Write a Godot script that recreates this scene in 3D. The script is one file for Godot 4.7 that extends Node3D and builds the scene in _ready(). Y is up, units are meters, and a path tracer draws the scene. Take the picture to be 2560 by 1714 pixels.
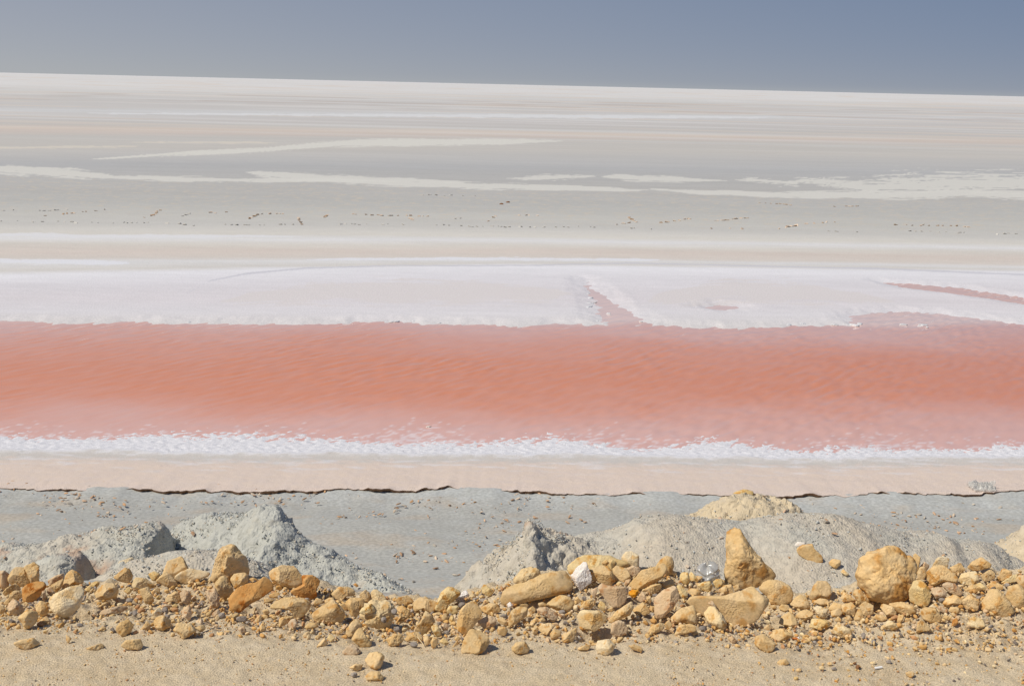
extends Node3D
# A salt lake seen from its causeway: road edge with rubble, clay bank, salt crust, pink brine and salt flats to the horizon.
# x to the right, z towards the viewer, y up; metres. d below means the distance from the road, -z.

const WATER := -1.2
const PALETTE := {
	&"tan": [Color(0.742, 0.518, 0.249), Color(0.789, 0.583, 0.329), Color(0.659, 0.38, 0.138)],
	&"ochre": [Color(0.734, 0.481, 0.21), Color(0.789, 0.583, 0.32), Color(0.61, 0.32, 0.096)],
	&"yellow": [Color(0.773, 0.543, 0.233), Color(0.838, 0.667, 0.369), Color(0.667, 0.359, 0.096)],
	&"rust": [Color(0.624, 0.283, 0.074), Color(0.726, 0.423, 0.162), Color(0.469, 0.162, 0.027)],
	&"bright": [Color(0.821, 0.369, 0.032), Color(0.821, 0.434, 0.087), Color(0.659, 0.241, 0.014)],
	&"pink": [Color(0.681, 0.481, 0.283), Color(0.742, 0.569, 0.38), Color(0.556, 0.31, 0.15)],
	&"cream": [Color(0.855, 0.667, 0.401), Color(0.889, 0.757, 0.53), Color(0.742, 0.505, 0.241)],
	&"sand": [Color(0.789, 0.583, 0.31), Color(0.838, 0.681, 0.423), Color(0.681, 0.412, 0.15)],
	&"white": [Color(0.941, 0.872, 0.789), Color(0.977, 0.941, 0.906), Color(0.821, 0.681, 0.556)],
	&"grey": [Color(0.329, 0.283, 0.249), Color(0.434, 0.38, 0.329), Color(0.218, 0.182, 0.156)],
	&"brown": [Color(0.241, 0.116, 0.055), Color(0.329, 0.175, 0.091), Color(0.15, 0.059, 0.027)],
}
var MOUNDS := {
	&"left": [PackedVector3Array([Vector3(-3.725, -0.671, 4.9), Vector3(-2.858, -0.538, 4.9), Vector3(-2.382, -0.477, 4.9), Vector3(-2.288, -0.467, 4.9), Vector3(-2.176, -0.432, 4.9), Vector3(-2.032, -0.414, 4.9), Vector3(-1.919, -0.373, 4.9), Vector3(-1.821, -0.365, 4.9), Vector3(-1.68, -0.343, 4.9), Vector3(-1.625, -0.366, 4.9), Vector3(-1.525, -0.916, 4.9)]), 0.42, 0.9, 0.1],
	&"knob": [PackedVector3Array([Vector3(-2.268, -0.915, 4.45), Vector3(-2.068, -0.365, 4.45), Vector3(-1.979, -0.326, 4.45), Vector3(-1.909, -0.302, 4.45), Vector3(-1.861, -0.295, 4.45), Vector3(-1.834, -0.322, 4.45), Vector3(-1.714, -0.872, 4.45)]), 0.5, 1, 0.05],
	&"peak": [PackedVector3Array([Vector3(-2.103, -1.399, 5.5), Vector3(-1.983, -0.849, 5.5), Vector3(-1.802, -0.639, 5.427), Vector3(-1.685, -0.509, 5.353), Vector3(-1.53, -0.452, 5.28), Vector3(-1.411, -0.403, 5.207), Vector3(-1.294, -0.375, 5.133), Vector3(-1.18, -0.306, 5.06), Vector3(-1.099, -0.279, 4.987), Vector3(-1.043, -0.317, 4.913), Vector3(-0.939, -0.381, 4.84), Vector3(-0.789, -0.417, 4.767), Vector3(-0.676, -0.445, 4.693), Vector3(-0.566, -0.44, 4.62), Vector3(-0.494, -0.448, 4.547), Vector3(-0.384, -0.472, 4.473), Vector3(-0.297, -0.499, 4.4), Vector3(-0.097, -1.049, 4.4)]), 0.45, 0.9, 0.1],
	&"tongue": [PackedVector3Array([Vector3(-1.992, -0.893, 4.15), Vector3(-1.792, -0.343, 4.15), Vector3(-1.695, -0.292, 4.156), Vector3(-1.631, -0.258, 4.163), Vector3(-1.501, -0.194, 4.169), Vector3(-1.39, -0.172, 4.175), Vector3(-1.263, -0.149, 4.181), Vector3(-1.136, -0.15, 4.188), Vector3(-1.01, -0.205, 4.194), Vector3(-0.884, -0.274, 4.2), Vector3(-0.584, -0.824, 4.2)]), 0.4, 0.9, 0.06],
	&"centre": [PackedVector3Array([Vector3(-0.348, -1.143, 4.75), Vector3(-0.248, -0.593, 4.75), Vector3(-0.195, -0.523, 4.765), Vector3(-0.159, -0.472, 4.781), Vector3(-0.06, -0.399, 4.796), Vector3(0.059, -0.299, 4.812), Vector3(0.076, -0.26, 4.827), Vector3(0.111, -0.24, 4.842), Vector3(0.149, -0.27, 4.858), Vector3(0.174, -0.302, 4.873), Vector3(0.218, -0.311, 4.888), Vector3(0.251, -0.332, 4.904), Vector3(0.331, -0.361, 4.919), Vector3(0.437, -0.399, 4.935), Vector3(0.554, -0.463, 4.95), Vector3(0.854, -1.013, 4.95)]), 0.42, 0.9, 0.05],
	&"broad": [PackedVector3Array([Vector3(-0.236, -1.11, 5), Vector3(0.064, -0.56, 5), Vector3(0.215, -0.468, 5.01), Vector3(0.357, -0.407, 5.02), Vector3(0.5, -0.377, 5.03), Vector3(0.633, -0.316, 5.04), Vector3(0.709, -0.298, 5.05), Vector3(0.826, -0.303, 5.06), Vector3(0.944, -0.32, 5.07), Vector3(1.14, -0.34, 5.08), Vector3(1.332, -0.298, 5.09), Vector3(1.542, -0.295, 5.1), Vector3(1.681, -0.322, 5.11), Vector3(1.819, -0.36, 5.12), Vector3(1.954, -0.386, 5.13), Vector3(2.109, -0.392, 5.14), Vector3(2.205, -0.434, 5.15), Vector3(2.296, -0.436, 5.16), Vector3(2.383, -0.455, 5.17), Vector3(2.495, -0.518, 5.18), Vector3(2.569, -0.565, 5.19), Vector3(2.744, -0.647, 5.2), Vector3(3.044, -1.197, 5.2)]), 0.3, 0.8, 0.12],
	&"sandy": [PackedVector3Array([Vector3(0.787, -1.324, 6.2), Vector3(1.037, -0.774, 6.2), Vector3(1.094, -0.735, 6.2), Vector3(1.15, -0.691, 6.2), Vector3(1.218, -0.657, 6.2), Vector3(1.267, -0.646, 6.2), Vector3(1.417, -0.612, 6.2), Vector3(1.52, -0.612, 6.2), Vector3(1.603, -0.62, 6.2), Vector3(1.688, -0.663, 6.2), Vector3(1.836, -0.754, 6.2), Vector3(2.086, -1.304, 6.2)]), 0.36, 0.8, 0.08],
	&"edge": [PackedVector3Array([Vector3(2.375, -1.281, 5.7), Vector3(2.575, -0.731, 5.7), Vector3(2.65, -0.687, 5.7), Vector3(2.733, -0.638, 5.7), Vector3(2.798, -0.604, 5.7), Vector3(2.961, -0.524, 5.7), Vector3(3.217, -0.495, 5.7), Vector3(3.956, -0.522, 5.7), Vector3(4.515, -0.624, 5.7)]), 0.5, 0.8, 0.06],
}
const BANDS := [
	[-5.712, 12.16, -0.001069, 12.66, 6.115, 13.07, Color(0.631, 0.515, 0.503)],
	[-6.067, 12.95, -0.005562, 13.51, 6.539, 14.04, Color(0.694, 0.672, 0.68)],
	[-6.325, 13.52, -0.009141, 14.19, 6.875, 14.8, Color(0.723, 0.708, 0.745)],
	[-6.723, 14.41, -0.01477, 15.26, 7.338, 15.85, Color(0.701, 0.672, 0.708)],
	[-7.143, 15.34, -0.02228, 16.68, 7.924, 17.18, Color(0.716, 0.701, 0.745)],
	[-7.486, 16.1, -0.0298, 18.11, 8.507, 18.51, Color(0.776, 0.776, 0.823)],
	[-7.653, 16.47, -0.03102, 18.34, 8.655, 18.84, Color(0.658, 0.638, 0.617)],
	[-7.973, 17.18, -0.03276, 18.67, 8.809, 19.19, Color(0.716, 0.716, 0.73)],
	[-8.163, 17.6, -0.03484, 19.07, 8.992, 19.61, Color(0.658, 0.61, 0.571)],
	[-8.464, 18.27, -0.03868, 19.79, 9.256, 20.21, Color(0.665, 0.597, 0.552)],
	[-8.902, 19.24, -0.04221, 20.46, 9.616, 21.03, Color(0.672, 0.644, 0.604)],
	[-9.187, 19.87, -0.04565, 21.12, 9.919, 21.71, Color(0.73, 0.73, 0.745)],
	[-9.439, 20.43, -0.04896, 21.74, 10.18, 22.31, Color(0.672, 0.651, 0.61)],
	[-9.788, 21.21, -0.05321, 22.55, 10.43, 22.87, Color(0.638, 0.624, 0.597)],
	[-10.13, 21.97, -0.05738, 23.34, 10.68, 23.45, Color(0.565, 0.558, 0.539)],
	[-10.87, 23.6, -0.06528, 24.84, 11.39, 25.05, Color(0.552, 0.546, 0.521)],
	[-11.8, 25.66, -0.07839, 27.33, 13.02, 28.76, Color(0.503, 0.503, 0.491)],
	[-13.14, 28.65, -0.09631, 30.73, 14.5, 32.12, Color(0.491, 0.485, 0.474)],
	[-15.16, 33.12, -0.1264, 36.43, 17.01, 37.82, Color(0.479, 0.479, 0.479)],
	[-16.61, 36.34, -0.1471, 40.36, 19.41, 43.27, Color(0.468, 0.474, 0.485)],
	[-18.57, 40.68, -0.18, 46.61, 22.6, 50.52, Color(0.527, 0.521, 0.515)],
	[-20.55, 45.07, -0.207, 51.72, 25.26, 56.56, Color(0.558, 0.539, 0.515)],
	[-24.11, 52.98, -0.2552, 60.87, 29.37, 65.89, Color(0.552, 0.539, 0.521)],
	[-25.91, 56.97, -0.2743, 64.49, 31.53, 70.8, Color(0.597, 0.539, 0.503)],
	[-28.22, 62.1, -0.299, 69.18, 33.7, 75.73, Color(0.638, 0.565, 0.509)],
	[-30.18, 66.45, -0.3238, 73.88, 35.81, 80.53, Color(0.552, 0.539, 0.527)],
	[-34.02, 74.96, -0.4006, 88.45, 47.81, 107.8, Color(0.565, 0.546, 0.539)],
	[-37.7, 83.13, -0.4616, 100, 59.44, 134.2, Color(0.597, 0.591, 0.591)],
	[-41.28, 91.07, -0.5231, 111.7, 69.04, 156, Color(0.624, 0.631, 0.644)],
	[-45.01, 99.35, -0.59, 124.4, 80.4, 181.8, Color(0.584, 0.571, 0.565)],
	[-57.68, 127.4, -0.8193, 167.9, 99.04, 224.2, Color(0.578, 0.565, 0.558)],
	[-86.18, 190.7, -1.249, 249.4, 134, 303.6, Color(0.644, 0.638, 0.631)],
	[-131.7, 291.7, -1.974, 387, 195.3, 442.8, Color(0.708, 0.701, 0.701)],
	[-1000, 1.2e+04, 0, 1.2e+04, 1000, 1.2e+04, Color(0.745, 0.738, 0.745)],
]
var RIBBONS := [
	[Color(0.597, 0.597, 0.658), 0.5, PackedVector3Array([Vector3(-4.452, 15.08, 0), Vector3(-4.42, 15.29, 0.0656), Vector3(-4.399, 16, 0.107), Vector3(-4.05, 16.67, 0.0968), Vector3(-3.248, 17.32, 0.0834), Vector3(-1.929, 17.78, 0.0658), Vector3(0.1058, 18.08, 0.068), Vector3(2.017, 18.65, 0.0722), Vector3(3.853, 18.64, 0.0721), Vector3(6.057, 18.65, 0.0962), Vector3(8.444, 18.36, 0.0934), Vector3(11.72, 18.31, 0.0928)])],
	[Color(0.701, 0.665, 0.672), 0.8, PackedVector3Array([Vector3(-3.87, 14.46, 0), Vector3(-3.607, 14.8, 0.432), Vector3(-2.861, 15.22, 0.717), Vector3(-1.687, 15.54, 0.883), Vector3(-0.4559, 15.6, 0.821), Vector3(0.4735, 15.65, 0.55), Vector3(0.845, 15.63, 0)])],
	[Color(0.694, 0.658, 0.665), 0.8, PackedVector3Array([Vector3(1.847, 15.17, 0), Vector3(2.134, 15.53, 0.474), Vector3(3.047, 16.16, 0.879), Vector3(4.343, 16.23, 0.811), Vector3(5.08, 15.9, 0.425), Vector3(5.426, 15.61, 0)])],
	[Color(0.761, 0.776, 0.839), 0.8, PackedVector3Array([Vector3(-3.54, 18.13, 0), Vector3(-2.99, 18.26, 0.115), Vector3(-1.287, 18.62, 0.144), Vector3(0.9268, 18.92, 0.148), Vector3(2.28, 19.03, 0.1), Vector3(2.586, 19.08, 0)])],
	[Color(0.708, 0.701, 0.658), 0.5, PackedVector3Array([Vector3(-14.92, 39.34, 0), Vector3(-14.53, 39.95, 0.639), Vector3(-12.85, 43.73, 1.78), Vector3(-11.01, 45.94, 2.25), Vector3(-9.397, 50.66, 3.07), Vector3(-7.94, 54.04, 3.88), Vector3(-3.939, 56.33, 3.79), Vector3(-0.7187, 58.75, 3.2), Vector3(2.052, 60.54, 0.967), Vector3(2.765, 60.88, 0)])],
	[Color(0.694, 0.687, 0.651), 0.85, PackedVector3Array([Vector3(-19.88, 34.65, 0.966), Vector3(-15.85, 34.65, 1.13), Vector3(-14.2, 33.92, 1.39), Vector3(-11.73, 32.52, 0.71), Vector3(-9.818, 32.45, 0.849), Vector3(-7.828, 32.56, 0.57), Vector3(-5.534, 33.21, 0.74), Vector3(-3.531, 32.56, 0.855), Vector3(-1.006, 32.66, 1), Vector3(1.521, 32.47, 0.992), Vector3(3.469, 32.42, 0.282), Vector3(4.054, 32.57, 0)])],
	[Color(0.694, 0.687, 0.651), 0.6, PackedVector3Array([Vector3(-8.528, 35.5, 0), Vector3(-8.232, 35.42, 0.504), Vector3(-7.061, 34.38, 1.43), Vector3(-4.96, 33.68, 1.22), Vector3(-3.02, 33.92, 0.617), Vector3(-1.692, 33.67, 0.304), Vector3(-1.304, 33.77, 0)])],
	[Color(0.687, 0.68, 0.644), 0.8, PackedVector3Array([Vector3(-0.4079, 35.31, 0), Vector3(-0.1346, 35.39, 0.335), Vector3(0.9834, 36.23, 1.05), Vector3(2.436, 37.01, 0.549), Vector3(2.655, 37.07, 0)])],
	[Color(0.687, 0.68, 0.644), 0.8, PackedVector3Array([Vector3(2.716, 36.91, 0), Vector3(3.008, 37, 0.549), Vector3(3.563, 36.81, 1.45), Vector3(5.244, 36.59, 1.08), Vector3(6.641, 36.48, 0.356), Vector3(6.865, 36.54, 0)])],
	[Color(0.694, 0.687, 0.651), 0.6, PackedVector3Array([Vector3(3.825, 32.79, 0), Vector3(4.071, 32.72, 0.287), Vector3(5.237, 32.06, 0.691), Vector3(7.717, 32.02, 0.965), Vector3(10.36, 32.54, 1.28), Vector3(11.8, 33.02, 1.03), Vector3(13.51, 34.13, 1.25), Vector3(15.07, 33.42, 1.35), Vector3(21.36, 33.99, 1.4)])],
	[Color(0.687, 0.68, 0.644), 1.2, PackedVector3Array([Vector3(7.157, 36.97, 0), Vector3(7.46, 37.05, 0.734), Vector3(7.993, 36.86, 1.27), Vector3(8.699, 36.22, 0.878), Vector3(9.151, 36.34, 0)])],
	[Color(0.687, 0.68, 0.644), 1.3, PackedVector3Array([Vector3(8.782, 36.57, 0), Vector3(9.636, 37.15, 1.48), Vector3(10.68, 35.79, 2.41), Vector3(12.66, 36.32, 2.48), Vector3(14.98, 37.94, 3.88), Vector3(17.18, 38.2, 4.34), Vector3(25.31, 40.42, 4.85)])],
	[Color(0.672, 0.631, 0.565), 0.9, PackedVector3Array([Vector3(-20.9, 43.97, 0.771), Vector3(-18.21, 45.76, 0.834), Vector3(-15.99, 47.06, 0.587), Vector3(-15.68, 47.19, 0)])],
	[Color(0.672, 0.631, 0.565), 0.9, PackedVector3Array([Vector3(-17.05, 50.19, 0), Vector3(-16.38, 50.5, 0.675), Vector3(-12.44, 51.95, 1.07), Vector3(-10.9, 52.26, 0)])],
	[Color(0.716, 0.73, 0.753), 0.6, PackedVector3Array([Vector3(-33.01, 87.62, 0), Vector3(-31.14, 88.03, 2.03), Vector3(-17.79, 96.16, 3.63), Vector3(4.923, 110.1, 6.36), Vector3(24.35, 123.2, 3.96), Vector3(30.2, 128.1, 0)])],
	[Color(0.745, 0.753, 0.791), 0.8, PackedVector3Array([Vector3(-11.53, 19.87, 0.218), Vector3(-9.337, 20.21, 0.281), Vector3(-7.033, 20.44, 0.23), Vector3(-4.717, 20.85, 0.179), Vector3(-3.913, 20.93, 0)])],
	[Color(0.761, 0.776, 0.839), 0.8, PackedVector3Array([Vector3(-9.939, 17.06, 0.162), Vector3(-8.067, 17.39, 0.21), Vector3(-6.689, 17.38, 0.252), Vector3(-6.138, 17.37, 0.168), Vector3(-6.008, 17.39, 0)])],
]
var RIDGES := [
	[0, 1, PackedVector2Array([Vector2(-11, 23.89), Vector2(-9.739, 24.16)])],
	[1, 1.2, PackedVector2Array([Vector2(-9.774, 22.89), Vector2(-9.657, 23.34), Vector2(-9.483, 23.6), Vector2(-9.106, 24.07), Vector2(-8.956, 24.41)])],
	[1, 1, PackedVector2Array([Vector2(-7.72, 23.02), Vector2(-7.642, 23.76), Vector2(-7.869, 24.57), Vector2(-7.49, 24.65)])],
	[0, 1, PackedVector2Array([Vector2(-7.03, 23.59), Vector2(-7.005, 24.12)])],
	[1, 1, PackedVector2Array([Vector2(-6.726, 24.33), Vector2(-6.268, 24.59)])],
	[1, 1.3, PackedVector2Array([Vector2(-5.571, 23.45), Vector2(-5.563, 24.42), Vector2(-4.918, 24.56)])],
	[1, 1, PackedVector2Array([Vector2(-4.629, 23.79), Vector2(-4.315, 22.66)])],
	[1, 1, PackedVector2Array([Vector2(-4.086, 23.9), Vector2(-4.091, 24.5)])],
	[1, 1.1, PackedVector2Array([Vector2(-3.624, 24.59), Vector2(-1.815, 24.74)])],
	[1, 1.3, PackedVector2Array([Vector2(-2.3, 24.26), Vector2(-2.167, 23.84)])],
	[0, 1, PackedVector2Array([Vector2(-1.301, 24.23), Vector2(-1.123, 24.49)])],
	[1, 1, PackedVector2Array([Vector2(-0.5847, 24.01), Vector2(-0.4238, 25.02)])],
	[0, 1, PackedVector2Array([Vector2(-10.25, 22.24), Vector2(-8.917, 22.17), Vector2(-7.247, 22.36), Vector2(-6.324, 22.21)])],
	[0, 1, PackedVector2Array([Vector2(-5.824, 22.37), Vector2(-5.394, 22.52), Vector2(-4.225, 22.61)])],
	[0, 1, PackedVector2Array([Vector2(-3.951, 22.66), Vector2(-2.736, 23.1), Vector2(-0.9659, 23.1), Vector2(-0.05633, 23.14)])],
	[1, 1.2, PackedVector2Array([Vector2(-0.06704, 25.17), Vector2(0.5286, 25.3)])],
	[1, 1.4, PackedVector2Array([Vector2(2.18, 23.91), Vector2(2.653, 24.43), Vector2(2.562, 25.4)])],
	[1, 1.3, PackedVector2Array([Vector2(3.162, 24.31), Vector2(3.518, 24.82), Vector2(4.084, 25.63)])],
	[1, 1.3, PackedVector2Array([Vector2(4.105, 23.66), Vector2(4.992, 23.69)])],
	[1, 1, PackedVector2Array([Vector2(4.473, 25.01), Vector2(5.365, 25.81)])],
	[1, 1.6, PackedVector2Array([Vector2(5.62, 23.81), Vector2(6.199, 24.68), Vector2(7.251, 25.33), Vector2(7.791, 24.85)])],
	[1, 1.2, PackedVector2Array([Vector2(8.337, 25.02), Vector2(9.567, 25.19), Vector2(10.64, 25.17)])],
	[0, 1, PackedVector2Array([Vector2(10.12, 23.77), Vector2(10.88, 23.91), Vector2(12.06, 23.86)])],
	[0, 1, PackedVector2Array([Vector2(6.601, 23.65), Vector2(7.302, 23.65)])],
	[1, 1, PackedVector2Array([Vector2(6.319, 29.43), Vector2(6.909, 29.26), Vector2(7.147, 28.82)])],
	[1, 1, PackedVector2Array([Vector2(8.097, 29.03), Vector2(8.973, 29.13)])],
	[0, 1, PackedVector2Array([Vector2(-2.716, 29.29), Vector2(-1.995, 29.57)])],
	[0, 1, PackedVector2Array([Vector2(-1.867, 29.39), Vector2(-0.8465, 29.53)])],
	[0, 1, PackedVector2Array([Vector2(0.02661, 23.09), Vector2(1.791, 23.49)])],
	[0, 1, PackedVector2Array([Vector2(2.11, 23.28), Vector2(2.954, 23.37)])],
	[0, 1, PackedVector2Array([Vector2(8.274, 24.03), Vector2(9.707, 23.96)])],
]
var HOLLOWS := PackedVector3Array([Vector3(0.882, 3.492, 0.06), Vector3(0.116, 3.514, 0.09), Vector3(-0.847, 3.498, 0.07), Vector3(-1.403, 3.424, 0.06), Vector3(0.291, 3.291, 0.06), Vector3(0.358, 3.454, 0.05), Vector3(-1.358, 3.594, 0.04), Vector3(1.291, 3.597, 0.07)])
var POOLS: Array[PackedVector2Array] = [PackedVector2Array([Vector2(1.10, 17.092), Vector2(1.16, 16.445), Vector2(1.37, 15.266), Vector2(1.61, 14.329), Vector2(1.74, 13.745), Vector2(1.18, 13.527), Vector2(1.13, 14.188), Vector2(1.12, 15.234), Vector2(1.08, 15.967)]), PackedVector2Array([Vector2(4.50, 14.667), Vector2(5.25, 15.083), Vector2(5.80, 14.937), Vector2(6.27, 14.642), Vector2(6.66, 14.296), Vector2(5.17, 13.813), Vector2(4.23, 13.813)]), PackedVector2Array([Vector2(2.62, 15.010), Vector2(2.85, 15.226), Vector2(3.11, 15.132), Vector2(3.02, 14.906), Vector2(2.76, 14.844)]), PackedVector2Array([Vector2(5.76, 17.453), Vector2(6.34, 17.333), Vector2(6.92, 17.062), Vector2(7.56, 16.343), Vector2(8.99, 14.811), Vector2(8.57, 14.082), Vector2(7.32, 15.807), Vector2(6.69, 16.480), Vector2(6.06, 16.910)])]
var CREST := PackedVector2Array([Vector2(-2.241, -0.114), Vector2(-1.811, -0.111), Vector2(-1.523, -0.091), Vector2(-1.237, -0.073), Vector2(-1.007, -0.057), Vector2(-0.694, -0.067), Vector2(-0.522, -0.109), Vector2(-0.379, -0.121), Vector2(-0.236, -0.117), Vector2(-0.122, -0.084), Vector2(0.048, -0.033), Vector2(0.218, 0.002), Vector2(0.474, 0.016), Vector2(0.617, -0.003), Vector2(0.761, -0.038), Vector2(0.907, -0.073), Vector2(1.049, -0.069), Vector2(1.19, -0.05), Vector2(1.328, -0.001), Vector2(1.537, 0.038), Vector2(1.835, 0.04), Vector2(2.316, 0.052)])
var BASE := PackedVector2Array([Vector2(3.75, -0.04), Vector2(4.1, -0.3), Vector2(4.5, -0.56), Vector2(5.2, -0.86), Vector2(6, -1), Vector2(7, -1.085), Vector2(7.6, -1.128), Vector2(9, -1.16)])
var EDGE := PackedVector2Array([Vector2(-6.14, 7.187), Vector2(-3.52, 7.304), Vector2(-2.92, 7.326), Vector2(-2.32, 7.349), Vector2(-2.02, 7.360), Vector2(-1.59, 7.363), Vector2(-1.42, 7.392), Vector2(-1.24, 7.447), Vector2(-0.96, 7.431), Vector2(-0.62, 7.444), Vector2(-0.41, 7.529), Vector2(-0.20, 7.490), Vector2(0.11, 7.502), Vector2(0.48, 7.440), Vector2(0.89, 7.484), Vector2(1.36, 7.532), Vector2(1.67, 7.509), Vector2(2.13, 7.522), Vector2(2.46, 7.561), Vector2(2.63, 7.616), Vector2(2.94, 7.610), Vector2(3.20, 7.618), Vector2(3.76, 7.745), Vector2(6.66, 7.956)])
var RIM := PackedVector2Array([Vector2(-6.92, 8.148), Vector2(-3.98, 8.322), Vector2(-2.98, 8.396), Vector2(-1.61, 8.453), Vector2(-0.23, 8.522), Vector2(1.17, 8.548), Vector2(2.60, 8.640), Vector2(4.21, 8.745), Vector2(7.45, 8.956)])
var FAR := PackedVector2Array([Vector2(-10.45, 12.594), Vector2(-6.10, 13.014), Vector2(-5.11, 13.152), Vector2(-4.09, 13.268), Vector2(-3.65, 13.191), Vector2(-3.03, 13.285), Vector2(-2.02, 13.582), Vector2(-1.47, 13.565), Vector2(-0.93, 13.497), Vector2(1.19, 13.657), Vector2(1.70, 13.845), Vector2(2.12, 13.683), Vector2(2.62, 13.739), Vector2(3.50, 13.995), Vector2(4.26, 13.921), Vector2(5.20, 13.921), Vector2(5.57, 14.147), Vector2(6.68, 14.354), Vector2(12.05, 14.958)])

var n_lo: FastNoiseLite
var n_mid: FastNoiseLite
var n_hi: FastNoiseLite
var n_cell: FastNoiseLite
var m_rock: StandardMaterial3D
var m_sand: StandardMaterial3D
var m_mud: StandardMaterial3D
var m_clay: StandardMaterial3D
var m_salt: StandardMaterial3D
var m_flat: StandardMaterial3D
var m_water: StandardMaterial3D
var m_pebble: StandardMaterial3D
var sphere := {}
var counts := {}
var rock_seed := 100


func noise(freq: float, octaves: int, sd: int) -> FastNoiseLite:
	var n := FastNoiseLite.new()
	n.noise_type = FastNoiseLite.TYPE_SIMPLEX_SMOOTH
	n.seed = sd
	n.frequency = freq
	n.fractal_type = FastNoiseLite.FRACTAL_FBM if octaves > 1 else FastNoiseLite.FRACTAL_NONE
	n.fractal_octaves = octaves
	return n


func numbered(called: String) -> String:
	var k: int = counts.get(called, 0)
	counts[called] = k + 1
	return called if k == 0 else "%s_%03d" % [called, k]


func tag(o: Node, label: String, category: String, group := "", kind := "") -> void:
	o.set_meta("label", label)
	o.set_meta("category", category)
	if group != "":
		o.set_meta("group", group)
	if kind != "":
		o.set_meta("kind", kind)


func place(called: String, m: Mesh, mat: Material, at := Vector3.ZERO, parent: Node = null) -> MeshInstance3D:
	var o := MeshInstance3D.new()
	o.name = numbered(called) if parent == null else called
	o.mesh = m
	o.material_override = mat
	o.position = at
	o.cast_shadow = GeometryInstance3D.SHADOW_CASTING_SETTING_ON
	if parent == null:
		add_child(o, true)
	else:
		parent.add_child(o, true)
	return o


func lin(tab: PackedVector2Array, x: float) -> float:
	var n := tab.size()
	if x <= tab[0].x:
		return tab[0].y
	for i in range(1, n):
		if x <= tab[i].x:
			return lerpf(tab[i - 1].y, tab[i].y, (x - tab[i - 1].x) / (tab[i].x - tab[i - 1].x))
	return tab[n - 1].y


func road_y(x: float, d: float) -> float:
	var y := lin(CREST, x) * smoothstep(3.1, 3.7, d) - 0.9 * maxf(0.0, d - 3.78)
	if d > 3.05 and d < 3.8:
		for h in HOLLOWS:
			var u := (x - h.x) / h.z
			var v := (d - h.y) / 0.05
			if u * u + v * v < 6.0:
				y -= 0.055 * exp(-u * u * u * u - v * v)
	return y


func mud_y(x: float, d: float) -> float:
	return minf(lin(BASE, d), lin(CREST, x) - 0.02 - 0.25 * maxf(0.0, d - 3.7))


func mound_y(key: StringName, x: float, d: float) -> float:
	var m: Array = MOUNDS[key]
	var rid: PackedVector3Array = m[0]
	var n := rid.size()
	if x <= rid[0].x or x >= rid[n - 1].x:
		return -9.0
	for i in range(1, n):
		if x <= rid[i].x:
			var p := rid[i - 1].lerp(rid[i], (x - rid[i - 1].x) / (rid[i].x - rid[i - 1].x))
			var t := d - p.z
			var s: float = m[1] if t < 0.0 else m[2]
			var rr: float = m[3]
			return p.y - s * (sqrt(t * t + rr * rr) - rr)
	return -9.0


# One surface out of a grid of points: nx across, ny away; quads whose corners are all marked as sunk are left out.
func grid(pos: PackedVector3Array, col: PackedColorArray, nx: int, ny: int, sunk := PackedByteArray()) -> ArrayMesh:
	var nor := PackedVector3Array()
	nor.resize(pos.size())
	for j in ny:
		var r0 := maxi(j - 1, 0) * nx
		var r1 := mini(j + 1, ny - 1) * nx
		var r := j * nx
		for i in nx:
			var a := pos[r + mini(i + 1, nx - 1)] - pos[r + maxi(i - 1, 0)]
			var b := pos[r1 + i] - pos[r0 + i]
			nor[r + i] = a.cross(b).normalized()
	var idx := PackedInt32Array()
	idx.resize((nx - 1) * (ny - 1) * 6)
	var w := 0
	var cull := sunk.size() > 0
	for j in ny - 1:
		for i in nx - 1:
			var a := j * nx + i
			var b := a + nx
			if cull and sunk[a] and sunk[b] and sunk[a + 1] and sunk[b + 1]:
				continue
			idx[w] = a
			idx[w + 1] = b
			idx[w + 2] = b + 1
			idx[w + 3] = a
			idx[w + 4] = b + 1
			idx[w + 5] = a + 1
			w += 6
	idx.resize(w)
	return arrays(pos, nor, col, idx)


func arrays(pos: PackedVector3Array, nor: PackedVector3Array, col: PackedColorArray, idx: PackedInt32Array) -> ArrayMesh:
	var arr := []
	arr.resize(Mesh.ARRAY_MAX)
	arr[Mesh.ARRAY_VERTEX] = pos
	arr[Mesh.ARRAY_NORMAL] = nor
	arr[Mesh.ARRAY_COLOR] = col
	arr[Mesh.ARRAY_INDEX] = idx
	var m := ArrayMesh.new()
	m.add_surface_from_arrays(Mesh.PRIMITIVE_TRIANGLES, arr)
	return m


# ---------------------------------------------------------------- materials
func noise_image(n: FastNoiseLite, size: int, lo: float, hi: float, pw: float) -> Image:
	var im := n.get_seamless_image(size, size)
	im.convert(Image.FORMAT_L8)
	var data := im.get_data()
	for i in data.size():
		data[i] = int(255.0 * clampf(lerpf(lo, hi, pow(data[i] / 255.0, pw)), 0.0, 1.0))
	return Image.create_from_data(size, size, false, Image.FORMAT_L8, data)


func surface_material(grain: Texture2D, relief: Texture2D, tile: float, depth_cm: float, rough: float) -> StandardMaterial3D:
	var m := StandardMaterial3D.new()
	m.vertex_color_use_as_albedo = true
	m.roughness = rough
	m.metallic_specular = 0.3
	m.albedo_texture = grain
	m.uv1_triplanar = true
	m.uv1_world_triplanar = true
	m.uv1_scale = Vector3.ONE / tile
	if relief != null:
		m.heightmap_enabled = true
		m.heightmap_texture = relief
		m.heightmap_scale = depth_cm
	return m


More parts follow.
